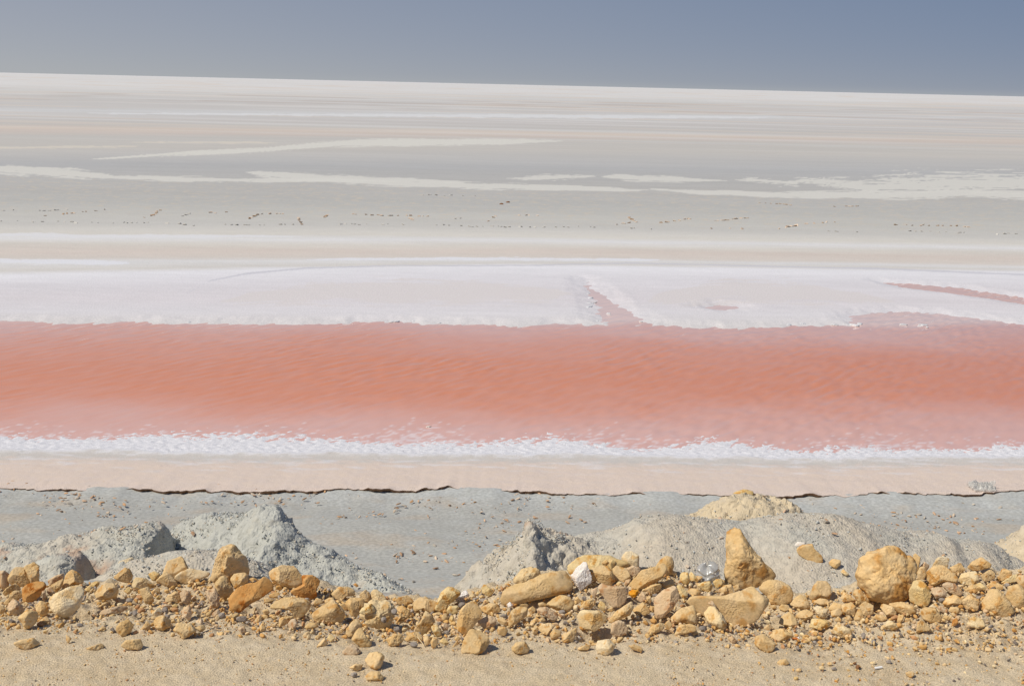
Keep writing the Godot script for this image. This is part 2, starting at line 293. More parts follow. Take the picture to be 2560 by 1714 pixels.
func make_materials() -> void:
	n_lo = noise(1.0, 3, 11)
	n_mid = noise(1.0, 4, 12)
	n_hi = noise(1.0, 2, 13)
	n_cell = FastNoiseLite.new()
	n_cell.noise_type = FastNoiseLite.TYPE_CELLULAR
	n_cell.seed = 14
	n_cell.frequency = 1.0
	n_cell.fractal_type = FastNoiseLite.FRACTAL_NONE
	n_cell.cellular_return_type = FastNoiseLite.RETURN_DISTANCE
	var speck := noise(0.19, 2, 21)
	var crumb := noise(0.05, 5, 22)
	var t_speck := ImageTexture.create_from_image(noise_image(speck, 512, 0.62, 1.14, 0.85))
	var t_soft := ImageTexture.create_from_image(noise_image(crumb, 512, 0.84, 1.04, 1.0))
	var t_relief := ImageTexture.create_from_image(noise_image(speck, 512, 0.0, 1.0, 1.0))
	var t_crumb := ImageTexture.create_from_image(noise_image(crumb, 512, 0.0, 1.0, 1.0))
	m_rock = surface_material(t_soft, t_relief, 0.30, 0.12, 0.95)
	m_sand = surface_material(t_speck, t_relief, 0.60, 0.26, 1.0)
	m_mud = surface_material(t_soft, t_relief, 0.9, 0.10, 0.95)
	m_clay = surface_material(t_soft, t_relief, 1.3, 0.8, 1.0)
	m_salt = surface_material(t_speck, t_relief, 0.8, 0.14, 0.85)
	var t_faint := ImageTexture.create_from_image(noise_image(speck, 512, 0.86, 1.02, 1.0))
	m_flat = surface_material(t_faint, null, 2.6, 0.0, 0.9)
	m_pebble = StandardMaterial3D.new()
	m_pebble.vertex_color_use_as_albedo = true
	m_pebble.roughness = 0.95
	m_pebble.metallic_specular = 0.3
	m_water = StandardMaterial3D.new()
	m_water.vertex_color_use_as_albedo = true
	m_water.roughness = 0.07
	m_water.metallic_specular = 0.5


# ---------------------------------------------------------------- rocks
func ico(level: int) -> Array:
	if sphere.has(level):
		return sphere[level]
	if level == 0:
		var t := (1.0 + sqrt(5.0)) / 2.0
		var v := PackedVector3Array([Vector3(-1, t, 0), Vector3(1, t, 0), Vector3(-1, -t, 0), Vector3(1, -t, 0), Vector3(0, -1, t), Vector3(0, 1, t), Vector3(0, -1, -t), Vector3(0, 1, -t), Vector3(t, 0, -1), Vector3(t, 0, 1), Vector3(-t, 0, -1), Vector3(-t, 0, 1)])
		for i in 12:
			v[i] = v[i].normalized()
		var f := PackedInt32Array([0, 11, 5, 0, 5, 1, 0, 1, 7, 0, 7, 10, 0, 10, 11, 1, 5, 9, 5, 11, 4, 11, 10, 2, 10, 7, 6, 7, 1, 8, 3, 9, 4, 3, 4, 2, 3, 2, 6, 3, 6, 8, 3, 8, 9, 4, 9, 5, 2, 4, 11, 6, 2, 10, 8, 6, 7, 9, 8, 1])
		for i in range(0, f.size(), 3):
			var k := f[i]
			f[i] = f[i + 1]
			f[i + 1] = k
		sphere[0] = [v, f]
		return sphere[0]
	var low: Array = ico(level - 1)
	var pts: PackedVector3Array = low[0].duplicate()
	var tri: PackedInt32Array = low[1]
	var mid := {}
	var out := PackedInt32Array()
	for i in range(0, tri.size(), 3):
		var c := [0, 0, 0]
		for k in 3:
			var a := tri[i + k]
			var b := tri[i + (k + 1) % 3]
			var key := mini(a, b) * 100000 + maxi(a, b)
			if not mid.has(key):
				mid[key] = pts.size()
				pts.append(((pts[a] + pts[b]) * 0.5).normalized())
			c[k] = mid[key]
		out.append_array(PackedInt32Array([tri[i], c[0], c[2], tri[i + 1], c[1], c[0], tri[i + 2], c[2], c[1], c[0], c[1], c[2]]))
	sphere[level] = [pts, out]
	return sphere[level]


func smooth_normals(v: PackedVector3Array, f: PackedInt32Array) -> PackedVector3Array:
	var nor := PackedVector3Array()
	nor.resize(v.size())
	for i in range(0, f.size(), 3):
		var a := f[i]
		var b := f[i + 1]
		var c := f[i + 2]
		var n := (v[c] - v[a]).cross(v[b] - v[a])
		nor[a] += n
		nor[b] += n
		nor[c] += n
	for i in nor.size():
		nor[i] = nor[i].normalized()
	return nor


# A stone whose outline (mm round its middle, in its own broad plane) is given; its depth, facets and surface follow from its kind.
func stone_mesh(outline: PackedVector2Array, thick: float, style: StringName, level: int, tint: Array, rng: RandomNumberGenerator, turn: Basis) -> ArrayMesh:
	var n := outline.size()
	var table := PackedFloat32Array()
	const STEPS := 120
	table.resize(STEPS)
	for s in STEPS:
		var a := TAU * s / STEPS
		var dir := Vector2(cos(a), sin(a))
		var best := 0.0
		for i in n:
			var p := outline[i]
			var e := outline[(i + 1) % n] - p
			var den := dir.cross(e)
			if absf(den) < 1e-9:
				continue
			var t := p.cross(e) / den
			var u := p.cross(dir) / den
			if t > best and u >= -0.001 and u <= 1.001:
				best = t
		table[s] = maxf(best, 0.002)
	for k in (3 if style == &"r" else 1):
		var old := table.duplicate()
		for s in STEPS:
			table[s] = old[s] * 0.5 + (old[(s + 1) % STEPS] + old[(s + STEPS - 1) % STEPS]) * 0.25
	var big := 0.0
	for s in STEPS:
		big += table[s]
	big /= STEPS
	var pw: float = {&"r": 2.0, &"a": 1.4, &"b": 1.6, &"s": 3.2, &"p": 2.2, &"c": 2.0}[style]
	thick *= {&"r": 1.0, &"a": 1.35, &"b": 1.3, &"s": 1.0, &"p": 1.15, &"c": 1.0}[style]
	var probe: PackedVector3Array = ico(1)[0]
	var planes: Array[Plane] = []
	var many: int = {&"r": 2, &"a": 6, &"b": 5, &"s": 4, &"p": 3, &"c": 2}[style]
	for k in many:
		var a := rng.randf() * TAU
		var z := rng.randf_range(0.74, 0.97)
		var w := sqrt(1.0 - z * z)
		var nn := Vector3(cos(a) * w, sin(a) * w, z * (1.0 if k % 4 < 3 else -1.0))
		var rim := 0.0
		for s in STEPS:
			var b := TAU * s / STEPS
			rim = maxf(rim, table[s] * (cos(b) * nn.x + sin(b) * nn.y))
		planes.append(Plane(nn, maxf(0.96 * rim, thick * z * (rng.randf_range(0.26, 0.5) if style == &"a" or style == &"b" else rng.randf_range(0.5, 0.8)))))
	for k in ({&"r": 3, &"a": 16, &"b": 12, &"s": 9, &"p": 6, &"c": 2}[style] as int):
		var nn := Vector3(rng.randfn(), rng.randfn(), rng.randfn()).normalized()
		var far := 0.0
		for d in probe:
			far = maxf(far, nn.dot(d) * base_radius(d, table, thick, pw))
		var rim := 0.0
		for s in range(0, STEPS, 2):
			var b := TAU * s / STEPS
			rim = maxf(rim, table[s] * (cos(b) * nn.x + sin(b) * nn.y))
		planes.append(Plane(nn, maxf(0.97 * rim, far * rng.randf_range(0.72, 0.94))))
	var lean := Vector2(rng.randf_range(-0.35, 0.35), rng.randf_range(-0.1, 0.4)) * (1.0 if style == &"a" or style == &"b" else 0.0 if style == &"s" else 0.25)
	var hard: float = {&"r": 12.0, &"a": 60.0, &"b": 50.0, &"s": 60.0, &"p": 18.0, &"c": 8.0}[style]
	var a1: float = {&"r": 0.035, &"a": 0.025, &"b": 0.045, &"s": 0.03, &"p": 0.05, &"c": 0.12}[style]
	var a2: float = {&"r": 0.012, &"a": 0.015, &"b": 0.032, &"s": 0.016, &"p": 0.030, &"c": 0.065}[style]
	var off := Vector3(rng.randf() * 50.0, rng.randf() * 50.0, rng.randf() * 50.0)
	var ball: Array = ico(level)
	var dirs: PackedVector3Array = ball[0]
	var pos := PackedVector3Array()
	var col := PackedColorArray()
	pos.resize(dirs.size())
	col.resize(dirs.size())
	var c0: Color = tint[0]
	var c1: Color = tint[1]
	var c2: Color = tint[2]
	var shade := rng.randf_range(0.92, 1.06)
	for i in dirs.size():
		var d := dirs[i]
		var r := base_radius(d, table, thick, pw)
		var s := pow(r, -hard)
		for p in planes:
			var c := p.normal.dot(d)
			if c > 0.02:
				s += pow(p.d / c, -hard)
		r = pow(s, -1.0 / hard)
		var q := d * r
		var u := q / big
		var w1 := n_lo.get_noise_3dv(u * 1.3 + off)
		var w2 := n_mid.get_noise_3dv(q * 34.0 + off)
		r *= 1.0 + a1 * w1 * 1.6
		r += big * a2 * w2 * 1.4 + (0.0016 * n_hi.get_noise_3dv(q * 120.0 + off) if level > 3 else 0.0)
		if style == &"p" or style == &"b":
			r += big * 0.05 * n_mid.get_noise_3dv(u * 2.4 - off)
			var pit := n_cell.get_noise_3dv(u * 3.0 + Vector3.ONE * w2 * 0.6 + off)
			r -= big * 0.07 * smoothstep(-0.72, -0.95, pit)
		q = d * r
		var front := absf(q.z) / thick
		q.x += lean.x * big * front
		q.y += lean.y * big * front
		q = turn * q
		pos[i] = q
		var t1 := clampf(0.5 + 1.1 * n_mid.get_noise_3dv(q * 14.0 + off * 2.0), 0.0, 1.0)
		var t2 := smoothstep(0.12, 0.5, n_lo.get_noise_3dv(u * 0.9 - off) + 0.25 * w2)
		col[i] = c0.lerp(c1, t1).lerp(c2, t2) * shade
	return arrays(pos, smooth_normals(pos, ball[1]), col, ball[1])


func base_radius(d: Vector3, table: PackedFloat32Array, thick: float, pw: float) -> float:
	var rho := sqrt(d.x * d.x + d.y * d.y)
	var a := atan2(d.y, d.x) / TAU * 120.0
	if a < 0.0:
		a += 120.0
	var i := int(a)
	var rad := lerpf(table[i % 120], table[(i + 1) % 120], a - i)
	return pow(pow(rho / rad, pw) + pow(absf(d.z) / thick, pw), -1.0 / pw)


func rock(called: String, label: String, category: String, group: String, at: Vector3, yaw: float, tilt: float, thick: float, colour: StringName, style: StringName, level: int, mm: Array) -> void:
	rock_seed += 1
	var rng := RandomNumberGenerator.new()
	rng.seed = rock_seed
	var outline := PackedVector2Array()
	for i in range(0, mm.size(), 2):
		outline.append(Vector2(mm[i], mm[i + 1]) * 0.001)
	var turn := Basis(Vector3.UP, yaw) * Basis(Vector3.RIGHT, -tilt)
	var mesh := stone_mesh(outline, thick, style, level, PALETTE[colour], rng, turn)
	var o := place(called, mesh, m_rock, at)
	tag(o, label, category, group)


func round_outline(rng: RandomNumberGenerator, a: float, b: float) -> PackedVector2Array:
	var p := PackedVector2Array()
	for i in 8:
		var t := TAU * i / 8.0
		var k := rng.randf_range(0.75, 1.1)
		p.append(Vector2(cos(t) * a * k, sin(t) * b * k))
	return p


# Loose grains nobody could count.
func scatter(called: String, label: String, category: String, mesh: Mesh, mat: Material, where: Array[Transform3D], tints: PackedColorArray, parent: Node = null) -> void:
	var mm := MultiMesh.new()
	mm.transform_format = MultiMesh.TRANSFORM_3D
	mm.use_colors = true
	mm.mesh = mesh
	mm.instance_count = where.size()
	for i in where.size():
		mm.set_instance_transform(i, where[i])
		mm.set_instance_color(i, tints[i])
	var o := MultiMeshInstance3D.new()
	o.name = numbered(called)
	o.multimesh = mm
	o.material_override = mat
	add_child(o, true)
	tag(o, label, category, "", "stuff")


func pick(rng: RandomNumberGenerator, cols: Array) -> Color:
	var c: Color = cols[rng.randi() % cols.size()]
	return c * rng.randf_range(0.82, 1.0)


func tumble(rng: RandomNumberGenerator, at: Vector3, size: float) -> Transform3D:
	var b := Basis.from_euler(Vector3(rng.randf_range(-0.5, 0.5), rng.randf() * TAU, rng.randf_range(-0.5, 0.5)))
	return Transform3D(b.scaled(Vector3.ONE * size), at)


# ---------------------------------------------------------------- the ground
func ground_y(x: float, d: float) -> float:
	var y := road_y(x, d) if d < 4.2 else -9.0
	if d > 3.7:
		y = maxf(y, mud_y(x, d))
		for key in MOUNDS:
			y = maxf(y, mound_y(key, x, d))
	return y


func build_shoulder() -> void:
	var xs := PackedFloat32Array([-60.0, -20.0, -9.0, -5.0, -3.2])
	for i in 601:
		xs.append(-2.6 + i * 5.2 / 600.0)
	xs.append_array(PackedFloat32Array([3.2, 5.0, 9.0, 20.0, 60.0]))
	var ds := PackedFloat32Array([-12.0, -6.0, -2.0, 0.0, 1.0, 1.8, 2.3])
	for j in 190:
		ds.append(2.6 + j * 0.008)
	var nx := xs.size()
	var pos := PackedVector3Array()
	var col := PackedColorArray()
	pos.resize(nx * ds.size())
	col.resize(nx * ds.size())
	var c0 := Color(0.672, 0.552, 0.381)
	var c1 := Color(0.604, 0.468, 0.296)
	var c2 := Color(0.745, 0.631, 0.468)
	var k := 0
	for d in ds:
		for x in xs:
			var heap := smoothstep(3.12, 3.45, d + 0.12 * n_lo.get_noise_2d(x * 1.3, 4.0))
			var a := n_mid.get_noise_2d(x * 4.0, d * 4.0)
			var b := n_mid.get_noise_2d(x * 26.0, d * 26.0 + 40.0)
			var y := road_y(x, d) + 0.006 * a + 0.0045 * b + heap * (0.010 * b + 0.018 * n_mid.get_noise_2d(x * 11.0, d * 11.0 + 9.0) - 0.010)
			pos[k] = Vector3(x, y, -d)
			col[k] = c0.lerp(c1, clampf(0.5 + 1.2 * n_mid.get_noise_2d(x * 3.0 + 70.0, d * 3.0), 0.0, 1.0) * 0.6 + heap * 0.15).lerp(c2, clampf(0.35 + 1.5 * n_mid.get_noise_2d(x * 9.0, d * 14.0 + 90.0), 0.0, 1.0) * 0.5)
			k += 1
	tag(place("sandy_ground", grid(pos, col, nx, ds.size()), m_sand), "trampled tan sand along the edge of the causeway road", "sand", "", "structure")


func build_mud() -> void:
	var nx := 420
	var ny := 190
	var pos := PackedVector3Array()
	var col := PackedColorArray()
	pos.resize(nx * ny)
	col.resize(nx * ny)
	var c0 := Color(0.456, 0.456, 0.429)
	var c1 := Color(0.503, 0.445, 0.371)
	var c2 := Color(0.539, 0.558, 0.552)
	for j in ny:
		var d := 3.72 + j * 0.0255
		for i in nx:
			var x := -5.6 + i * 11.2 / (nx - 1)
			var a := n_mid.get_noise_2d(x * 2.2, d * 2.2)
			var near := d - lin(EDGE, x)
			var y := lerpf(mud_y(x, d), -1.112 + 0.028 * n_mid.get_noise_2d(x * 1.7, 8.0), smoothstep(-0.7, -0.1, near)) - 0.25 * smoothstep(0.03, 0.35, near) + 0.018 * n_lo.get_noise_2d(x * 0.8, d * 1.1) * (1.0 - smoothstep(-0.7, -0.2, near)) + 0.006 * a
			pos[j * nx + i] = Vector3(x, y, -d)
			var stain := smoothstep(0.05, 0.5, n_mid.get_noise_2d(x * 1.2 + 30.0, d * 2.4))
			var wet := smoothstep(7.0, 7.5, d) * 0.6
			col[j * nx + i] = c0.lerp(c1, stain * 0.75).lerp(c2, clampf(wet + 0.5 * n_mid.get_noise_2d(x * 5.0, d * 7.0), 0.0, 1.0))
	tag(place("mud_ground", grid(pos, col, nx, ny), m_mud), "smooth blue grey mud between the embankment and the salt crust", "mud", "", "structure")


func build_mound(key: StringName, x0: float, x1: float, d0: float, d1: float, c0: Color, c1: Color, c2: Color, rough: float, label: String, called: String) -> void:
	var step := 0.0095
	var nx := int((x1 - x0) / step)
	var ny := int((d1 - d0) / (step * 1.2))
	var pos := PackedVector3Array()
	var col := PackedColorArray()
	var sunk := PackedByteArray()
	pos.resize(nx * ny)
	col.resize(nx * ny)
	sunk.resize(nx * ny)
	for j in ny:
		var d := d0 + j * step * 1.2
		for i in nx:
			var x := x0 + i * step
			var k := j * nx + i
			var wx := x + 0.05 * n_lo.get_noise_2d(x * 4.0, d * 4.0 + 20.0)
			var y := mound_y(key, wx, d)
			var base := mud_y(x, d)
			if y < base - 0.12:
				sunk[k] = 1
				y = base - 0.12
			var p := Vector3(x, y, -d)
			var lump := n_mid.get_noise_3dv(p * 3.2)
			var clod := n_mid.get_noise_3dv(p * 9.0 + Vector3(3, 1, 4))
			var rug := n_mid.get_noise_3dv(p * 26.0)
			var cell := n_cell.get_noise_3dv(p * 32.0)
			p.y += rough * (0.024 * lump + 0.020 * clod + 0.014 * rug - 0.012 * (cell + 0.6))
			p.x += rough * 0.020 * n_mid.get_noise_3dv(p * 13.0 + Vector3(7, 0, 0))
			p.z += rough * 0.014 * n_mid.get_noise_3dv(p * 16.0 + Vector3(0, 7, 0))
			pos[k] = p
			var s1 := clampf(0.4 + 1.0 * n_mid.get_noise_3dv(p * 2.3 + Vector3(9, 9, 9)), 0.0, 1.0)
			var s2 := smoothstep(0.22, 0.5, n_mid.get_noise_3dv(p * 3.1 - Vector3(5, 0, 3)))
			col[k] = c0.lerp(c1, s1 * 0.7).lerp(c2, s2 * 0.6)
	tag(place(called, grid(pos, col, nx, ny, sunk), m_clay), label, "mound", "heaps of dug clay along the bank")


func build_crust() -> void:
	var nx := 760
	var ny := 110
	var pos := PackedVector3Array()
	var col := PackedColorArray()
	pos.resize(nx * ny)
	col.resize(nx * ny)
	var c0 := Color(0.776, 0.658, 0.591)
	var c1 := Color(0.658, 0.624, 0.597)
	var c2 := Color(0.807, 0.672, 0.578)
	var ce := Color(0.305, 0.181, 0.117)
	var cr := Color(0.823, 0.823, 0.871)
	var cp := Color(0.687, 0.423, 0.371)
	for i in nx:
		var x := -7.0 + i * 14.0 / (nx - 1)
		var e := lin(EDGE, x) + 0.05 * n_mid.get_noise_2d(x * 3.0, 1.0) + 0.030 * n_mid.get_noise_2d(x * 14.0, 7.0)
		var rim := lin(RIM, x) + 0.10 * n_lo.get_noise_2d(x * 0.5, 3.0) + 0.03 * n_mid.get_noise_2d(x * 2.5, 3.0)
		var curl := -0.002 + 0.020 * smoothstep(-0.05, 0.5, n_mid.get_noise_2d(x * 2.6, 50.0))
		for j in ny:
			var d: float
			var y: float
			var k := j * nx + i
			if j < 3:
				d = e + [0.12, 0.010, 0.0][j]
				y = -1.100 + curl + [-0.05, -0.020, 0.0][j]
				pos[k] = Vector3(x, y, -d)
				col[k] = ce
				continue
			d = lerpf(e + 0.004, rim + 1.5, pow((j - 3.0) / (ny - 4.0), 1.0))
			var s := d - rim
			var a := n_mid.get_noise_2d(x * 7.0, d * 12.0)
			var b := n_mid.get_noise_2d(x * 24.0, d * 30.0)
			if s < 0.0:
				var t := (d - e) / (rim - e)
				y = lerpf(-1.100, -1.178, t) + curl * exp(-(d - e) * 14.0) + 0.006 * n_mid.get_noise_2d(x * 1.5, d * 3.0) + 0.003 * b
				y += 0.016 * exp(-pow((s + 0.06) / 0.07, 2.0))
				var peach := c0.lerp(c2, clampf(0.5 + 1.2 * a, 0.0, 1.0))
				col[k] = peach.lerp(c1, smoothstep(0.62, 0.86, t + 0.15 * a)).lerp(cr, smoothstep(-0.13, -0.04, s + 0.05 * a))
				col[k] = col[k].lerp(cr, 0.5 * smoothstep(0.12, 0.45, n_mid.get_noise_2d(x * 2.0, d * 9.0 + 70.0)) * smoothstep(0.35, 0.6, t))
			else:
				var wide := 0.62 + 0.5 * n_lo.get_noise_2d(x * 0.55, 22.0)
				y = -1.180 - 0.034 * s / wide + 0.014 * n_mid.get_noise_2d(x * 12.0 + d * 4.0, d * 24.0) + 0.005 * b
				col[k] = cr
				if y < WATER - 0.004:
					col[k] = cr.lerp(cp, clampf((WATER - 0.004 - y) * 60.0, 0.0, 1.0))
			pos[k] = Vector3(x, y, -d)
	tag(place("salt_crust", grid(pos, col, nx, ny), m_salt), "peach salt crust with a broken near edge and a white rim", "salt crust", "", "structure")


func build_water() -> void:
	var nx := 620
	var ny := 240
	var pos := PackedVector3Array()
	var col := PackedColorArray()
	pos.resize(nx * ny)
	col.resize(nx * ny)
	var c0 := Color(0.687, 0.423, 0.371)
	var c1 := Color(0.68, 0.323, 0.231)
	var c2 := Color(0.672, 0.258, 0.136)
	var cs := Color(0.823, 0.823, 0.871)
	var flow := Vector2(0.79, -0.61)
	for i in nx:
		var u := i / (nx - 1.0) * 2.0 - 1.0
		for j in ny:
			var t := j / (ny - 1.0)
			var dm := lerpf(8.3, 17.5, t)
			var x := u * (6.0 + 0.45 * (dm - 8.3)) * 1.25
			var near := lin(RIM, x)
			var far := lin(FAR, x)
			var p := Vector2(x, dm)
			var across := p.x * flow.x + p.y * flow.y
			var along := p.x * flow.y - p.y * flow.x
			var q := (dm - near) / (far - near)
			var gust := 0.45 + 0.9 * clampf(0.5 + n_lo.get_noise_2d(x * 0.35, dm * 0.35), 0.0, 1.0)
			var h := 0.0016 * gust * sin(across * TAU / 0.14 + 5.0 * n_lo.get_noise_2d(x * 0.8, dm * 0.8)) + 0.0065 * gust * n_hi.get_noise_2d(across * 8.5, along * 2.4)
			pos[i + j * nx] = Vector3(x, WATER + h, -dm)
			var w := 0.09 * n_lo.get_noise_2d(x * 0.30, dm * 0.5) + 0.03 * n_mid.get_noise_2d(x * 2.0, dm * 2.4)
			var qq := q + w
			var deep := smoothstep(0.20, 0.42, qq) * (1.0 - smoothstep(0.52, 0.92, qq))
			var mid := smoothstep(0.08, 0.34, qq) * (1.0 - smoothstep(0.72, 1.02, qq))
			var cc := c0.lerp(c1, mid).lerp(c2, clampf(deep * (0.95 + 0.55 * n_mid.get_noise_2d(across * 6.0, along * 2.2 + 33.0)), 0.0, 1.0))  # mottle along the ripples paints a caustic light net into the colour
			var fleck := smoothstep(0.10, 0.34, n_mid.get_noise_2d(x * 9.0, dm * 18.0) + 0.32 - q * 4.6 + 0.5 * n_lo.get_noise_2d(x * 0.5, 77.0))
			cc = cc.lerp(Color(0.76, 0.60, 0.56), 0.8 * smoothstep(0.97, 1.06, q))
			cc = cc.lerp(Color(0.76, 0.46, 0.36), 0.6 * smoothstep(1.12, 1.3, q) * smoothstep(4.0, 6.0, x))
			col[i + j * nx] = cc.lerp(cs, fleck * 0.45)
	tag(place("brine_water", grid(pos, col, nx, ny), m_water), "channel of pink brine rippled by the wind", "water", "", "structure")


func band_colour(x: float, d: float) -> Color:
	var prev := 0.0
	var c0: Color = BANDS[0][6]
	for b in BANDS:
		var at: float
		if x < b[2]:
			at = lerpf(b[1], b[3], (x - b[0]) / (b[2] - b[0])) if x > b[0] else b[1] + (x - b[0]) * (b[3] - b[1]) / (b[2] - b[0])
		else:
			at = b[3] + (x - b[2]) * (b[5] - b[3]) / (b[4] - b[2])
		if d < at:
			if prev == 0.0:
				return b[6]
			return c0.lerp(b[6], clampf((d - prev) / maxf(at - prev, 0.001), 0.0, 1.0))
		prev = at
		c0 = b[6]
	return c0


func build_flats() -> Node3D:
	var nx := 760
	var ny := 400
	var pos := PackedVector3Array()
	var col := PackedColorArray()
	pos.resize(nx * ny)
	col.resize(nx * ny)
	var high := 2.88
	var ang0 := deg_to_rad(12.9)
	var spans := []
	for r in RIBBONS:
		var p: PackedVector3Array = r[2]
		var lo := 1e9
		var hi := 0.0
		for v in p:
			lo = minf(lo, v.y - v.z * 2.5)
			hi = maxf(hi, v.y + v.z * 2.5)
		spans.append(Vector4(p[0].x, p[p.size() - 1].x, lo - 1.0, hi + 1.0))
	for j in ny:
		var ang := lerpf(ang0, 0.0, float(j) / (ny - 3))
		var d := high / tan(ang) if j < ny - 4 else [4500.0, 9000.0, 20000.0, 50000.0][j - ny + 4] as float
		var fine := 1.0 - smoothstep(20.0, 60.0, d)
		var mid := 1.0 - smoothstep(80.0, 250.0, d)
		for i in nx:
			var x := (i / (nx - 1.0) * 2.0 - 1.0) * d * 0.64
			var k := j * nx + i
			var st := n_mid.get_noise_2d(x * 0.012, d * 0.10)
			var st2 := n_mid.get_noise_2d(x * 0.10 + 50.0, d * 0.9) if d < 250.0 else 0.0
			var st3 := n_mid.get_noise_2d(x * 0.9, d * 4.0 + 20.0) if d < 60.0 else 0.0
			var wob := d * (1.0 + 0.010 * st2 * fine + 0.012 * st * mid)
			var c := band_colour(x, wob)
			var y := -1.17
			if d < 24.0:
				var far := lin(FAR, x) + 0.26 * n_mid.get_noise_2d(x * 0.8, 61.0) + 0.05 * n_mid.get_noise_2d(x * 5.0, d * 5.0)
				var s := d - far
				for pool in POOLS:
					s = minf(s, edge_distance(pool, Vector2(x, d) + 0.10 * Vector2(n_mid.get_noise_2d(x * 3.0, d * 4.0), n_mid.get_noise_2d(x * 3.0, d * 4.0 + 30.0))))
				y = WATER + clampf(s * 0.10, -0.12, 0.030) + 0.002 * smoothstep(-0.1, 0.3, s) * n_mid.get_noise_2d(x * 2.0, d * 4.0) + 0.0012 * st3
				y += 0.010 * exp(-pow((s - 0.18) / 0.15, 2.0)) * (0.5 + n_mid.get_noise_2d(x * 3.0, 5.0))
			var st4 := n_mid.get_noise_2d(x * 0.012, log(d) * 13.0 + 7.0) if d > 26.0 and d < 3000.0 else 0.0
			# speckle and streaks of the surface itself
			var amp := 0.05 * (1.0 - smoothstep(700.0, 2000.0, d))
			c = c * (1.0 + amp * (0.8 * st + 0.9 * st2 * mid + 0.9 * st3 * fine + 0.7 * fine * n_mid.get_noise_2d(x * 7.0, d * 10.0 + 5.0)))
			var far_on := smoothstep(42.0, 85.0, d) * (1.0 - smoothstep(600.0, 1500.0, d))
			c = c.lerp(Color(0.70, 0.62, 0.55), far_on * 0.6 * smoothstep(0.10, 0.42, st4))
			c = c.lerp(Color(0.74, 0.74, 0.74), far_on * 0.45 * smoothstep(0.12, 0.40, n_mid.get_noise_2d(x * 0.010 + 40.0, log(d) * 17.0 + 90.0)))
			if d > 20.0 and d < 36.0:
				var sp := smoothstep(0.22, 0.40, n_mid.get_noise_2d(x * 2.2, d * 3.4)) * smoothstep(22.5, 25.5, d) * (1.0 - smoothstep(30.0, 35.0, d))
				c = c.lerp(Color(0.62, 0.55, 0.46), sp * 0.5)
			if d > 70.0 and d < 260.0:
				var bs := smoothstep(0.18, 0.42, n_mid.get_noise_2d(x * 0.022, d * 0.55 + 200.0)) * smoothstep(110.0, 140.0, d) * (1.0 - smoothstep(190.0, 250.0, d))
				c = c.lerp(Color(0.42, 0.31, 0.25), bs * 0.38)
			for r in RIBBONS.size():
				var sp: Vector4 = spans[r]
				if d < sp.z or d > sp.w or x < sp.x or x > sp.y:
					continue
				var p: PackedVector3Array = RIBBONS[r][2]
				for q in range(1, p.size()):
					if x <= p[q].x:
						var v := p[q - 1].lerp(p[q], (x - p[q - 1].x) / (p[q].x - p[q - 1].x))
						var rag: float = RIBBONS[r][1]
						var g := absf(d - v.y) / maxf(v.z, 0.01) + rag * (1.1 * n_mid.get_noise_2d(x * 16.0 / v.y + 9.0 * r, d * 50.0 / v.y) + 0.5 * n_mid.get_noise_2d(x * 60.0 / v.y, d * 200.0 / v.y))
						c = c.lerp(RIBBONS[r][0], 0.85 * (1.0 - smoothstep(0.75, 1.1, g)) * smoothstep(0.0, 0.02, v.z))
						break
			pos[k] = Vector3(x, y, -d)
			col[k] = c
	var o := place("salt_flat", grid(pos, col, nx, ny), m_flat)
	tag(o, "pale salt flat with grey streaks and white patches reaching the horizon", "salt flat", "", "structure")
	return o


# How far a point lies outside an outline; less than nothing inside it.
func edge_distance(outline: PackedVector2Array, p: Vector2) -> float:
	var best := 1e9
	var n := outline.size()
	for i in n:
		best = minf(best, p.distance_to(Geometry2D.get_closest_point_to_segment(p, outline[i], outline[(i + 1) % n])))
	return -best if Geometry2D.is_point_in_polygon(p, outline) else best


# A pressure ridge: broken plates of crust tilted up along a crack.
func crust_ridge(line: PackedVector2Array, wide: float, brown: bool, rng: RandomNumberGenerator, parent: Node) -> void:
	var pos := PackedVector3Array()
	var nor := PackedVector3Array()
	var col := PackedColorArray()
	var idx := PackedInt32Array()
	for q in range(1, line.size()):
		var a := line[q - 1]
		var b := line[q]
		var steps := maxi(2, int(a.distance_to(b) / 0.085))
		for s in steps:
			if rng.randf() < (0.42 if brown else 0.5):
				continue
			var p := a.lerp(b, (s + rng.randf()) / steps)
			p.y += 0.25 * n_mid.get_noise_2d(p.x * 1.4, 11.0) + rng.randf_range(-0.05, 0.05)
			var e := Basis.from_euler(Vector3(rng.randf_range(-0.9, 0.9), rng.randf_range(-0.7, 0.7), rng.randf_range(-0.35, 0.35)))
			var hx := rng.randf_range(0.010, 0.040)
			var hz := rng.randf_range(0.008, 0.024) * wide
			var hy := rng.randf_range(0.003, 0.008) * wide
			var tint := (Color(0.40, 0.28, 0.19) if rng.randf() < 0.5 else Color(0.64, 0.52, 0.42)) if brown else Color(0.52, 0.50, 0.47)
			tint = tint * rng.randf_range(0.75, 1.15)
			var c := Vector3(p.x, -1.163, -p.y)
			var first := pos.size()
			for f in 6:
				var axis := f >> 1
				var sgn := 1.0 if f & 1 else -1.0
				var nn := Vector3.ZERO
				nn[axis] = sgn
				var u := Vector3.ZERO
				u[(axis + 1) % 3] = 1.0
				var v := nn.cross(u)
				for w in [Vector2(-1, -1), Vector2(-1, 1), Vector2(1, 1), Vector2(1, -1)]:
					pos.append(c + e * ((nn + u * w.x + v * w.y) * Vector3(hx, hy, hz)))
					nor.append(e * nn)
					col.append(tint)
				var i := first + f * 4
				idx.append_array(PackedInt32Array([i, i + 1, i + 2, i, i + 2, i + 3]))
	if pos.size():
		place("crust_ridge", arrays(pos, nor, col, idx), m_pebble, Vector3.ZERO, parent)


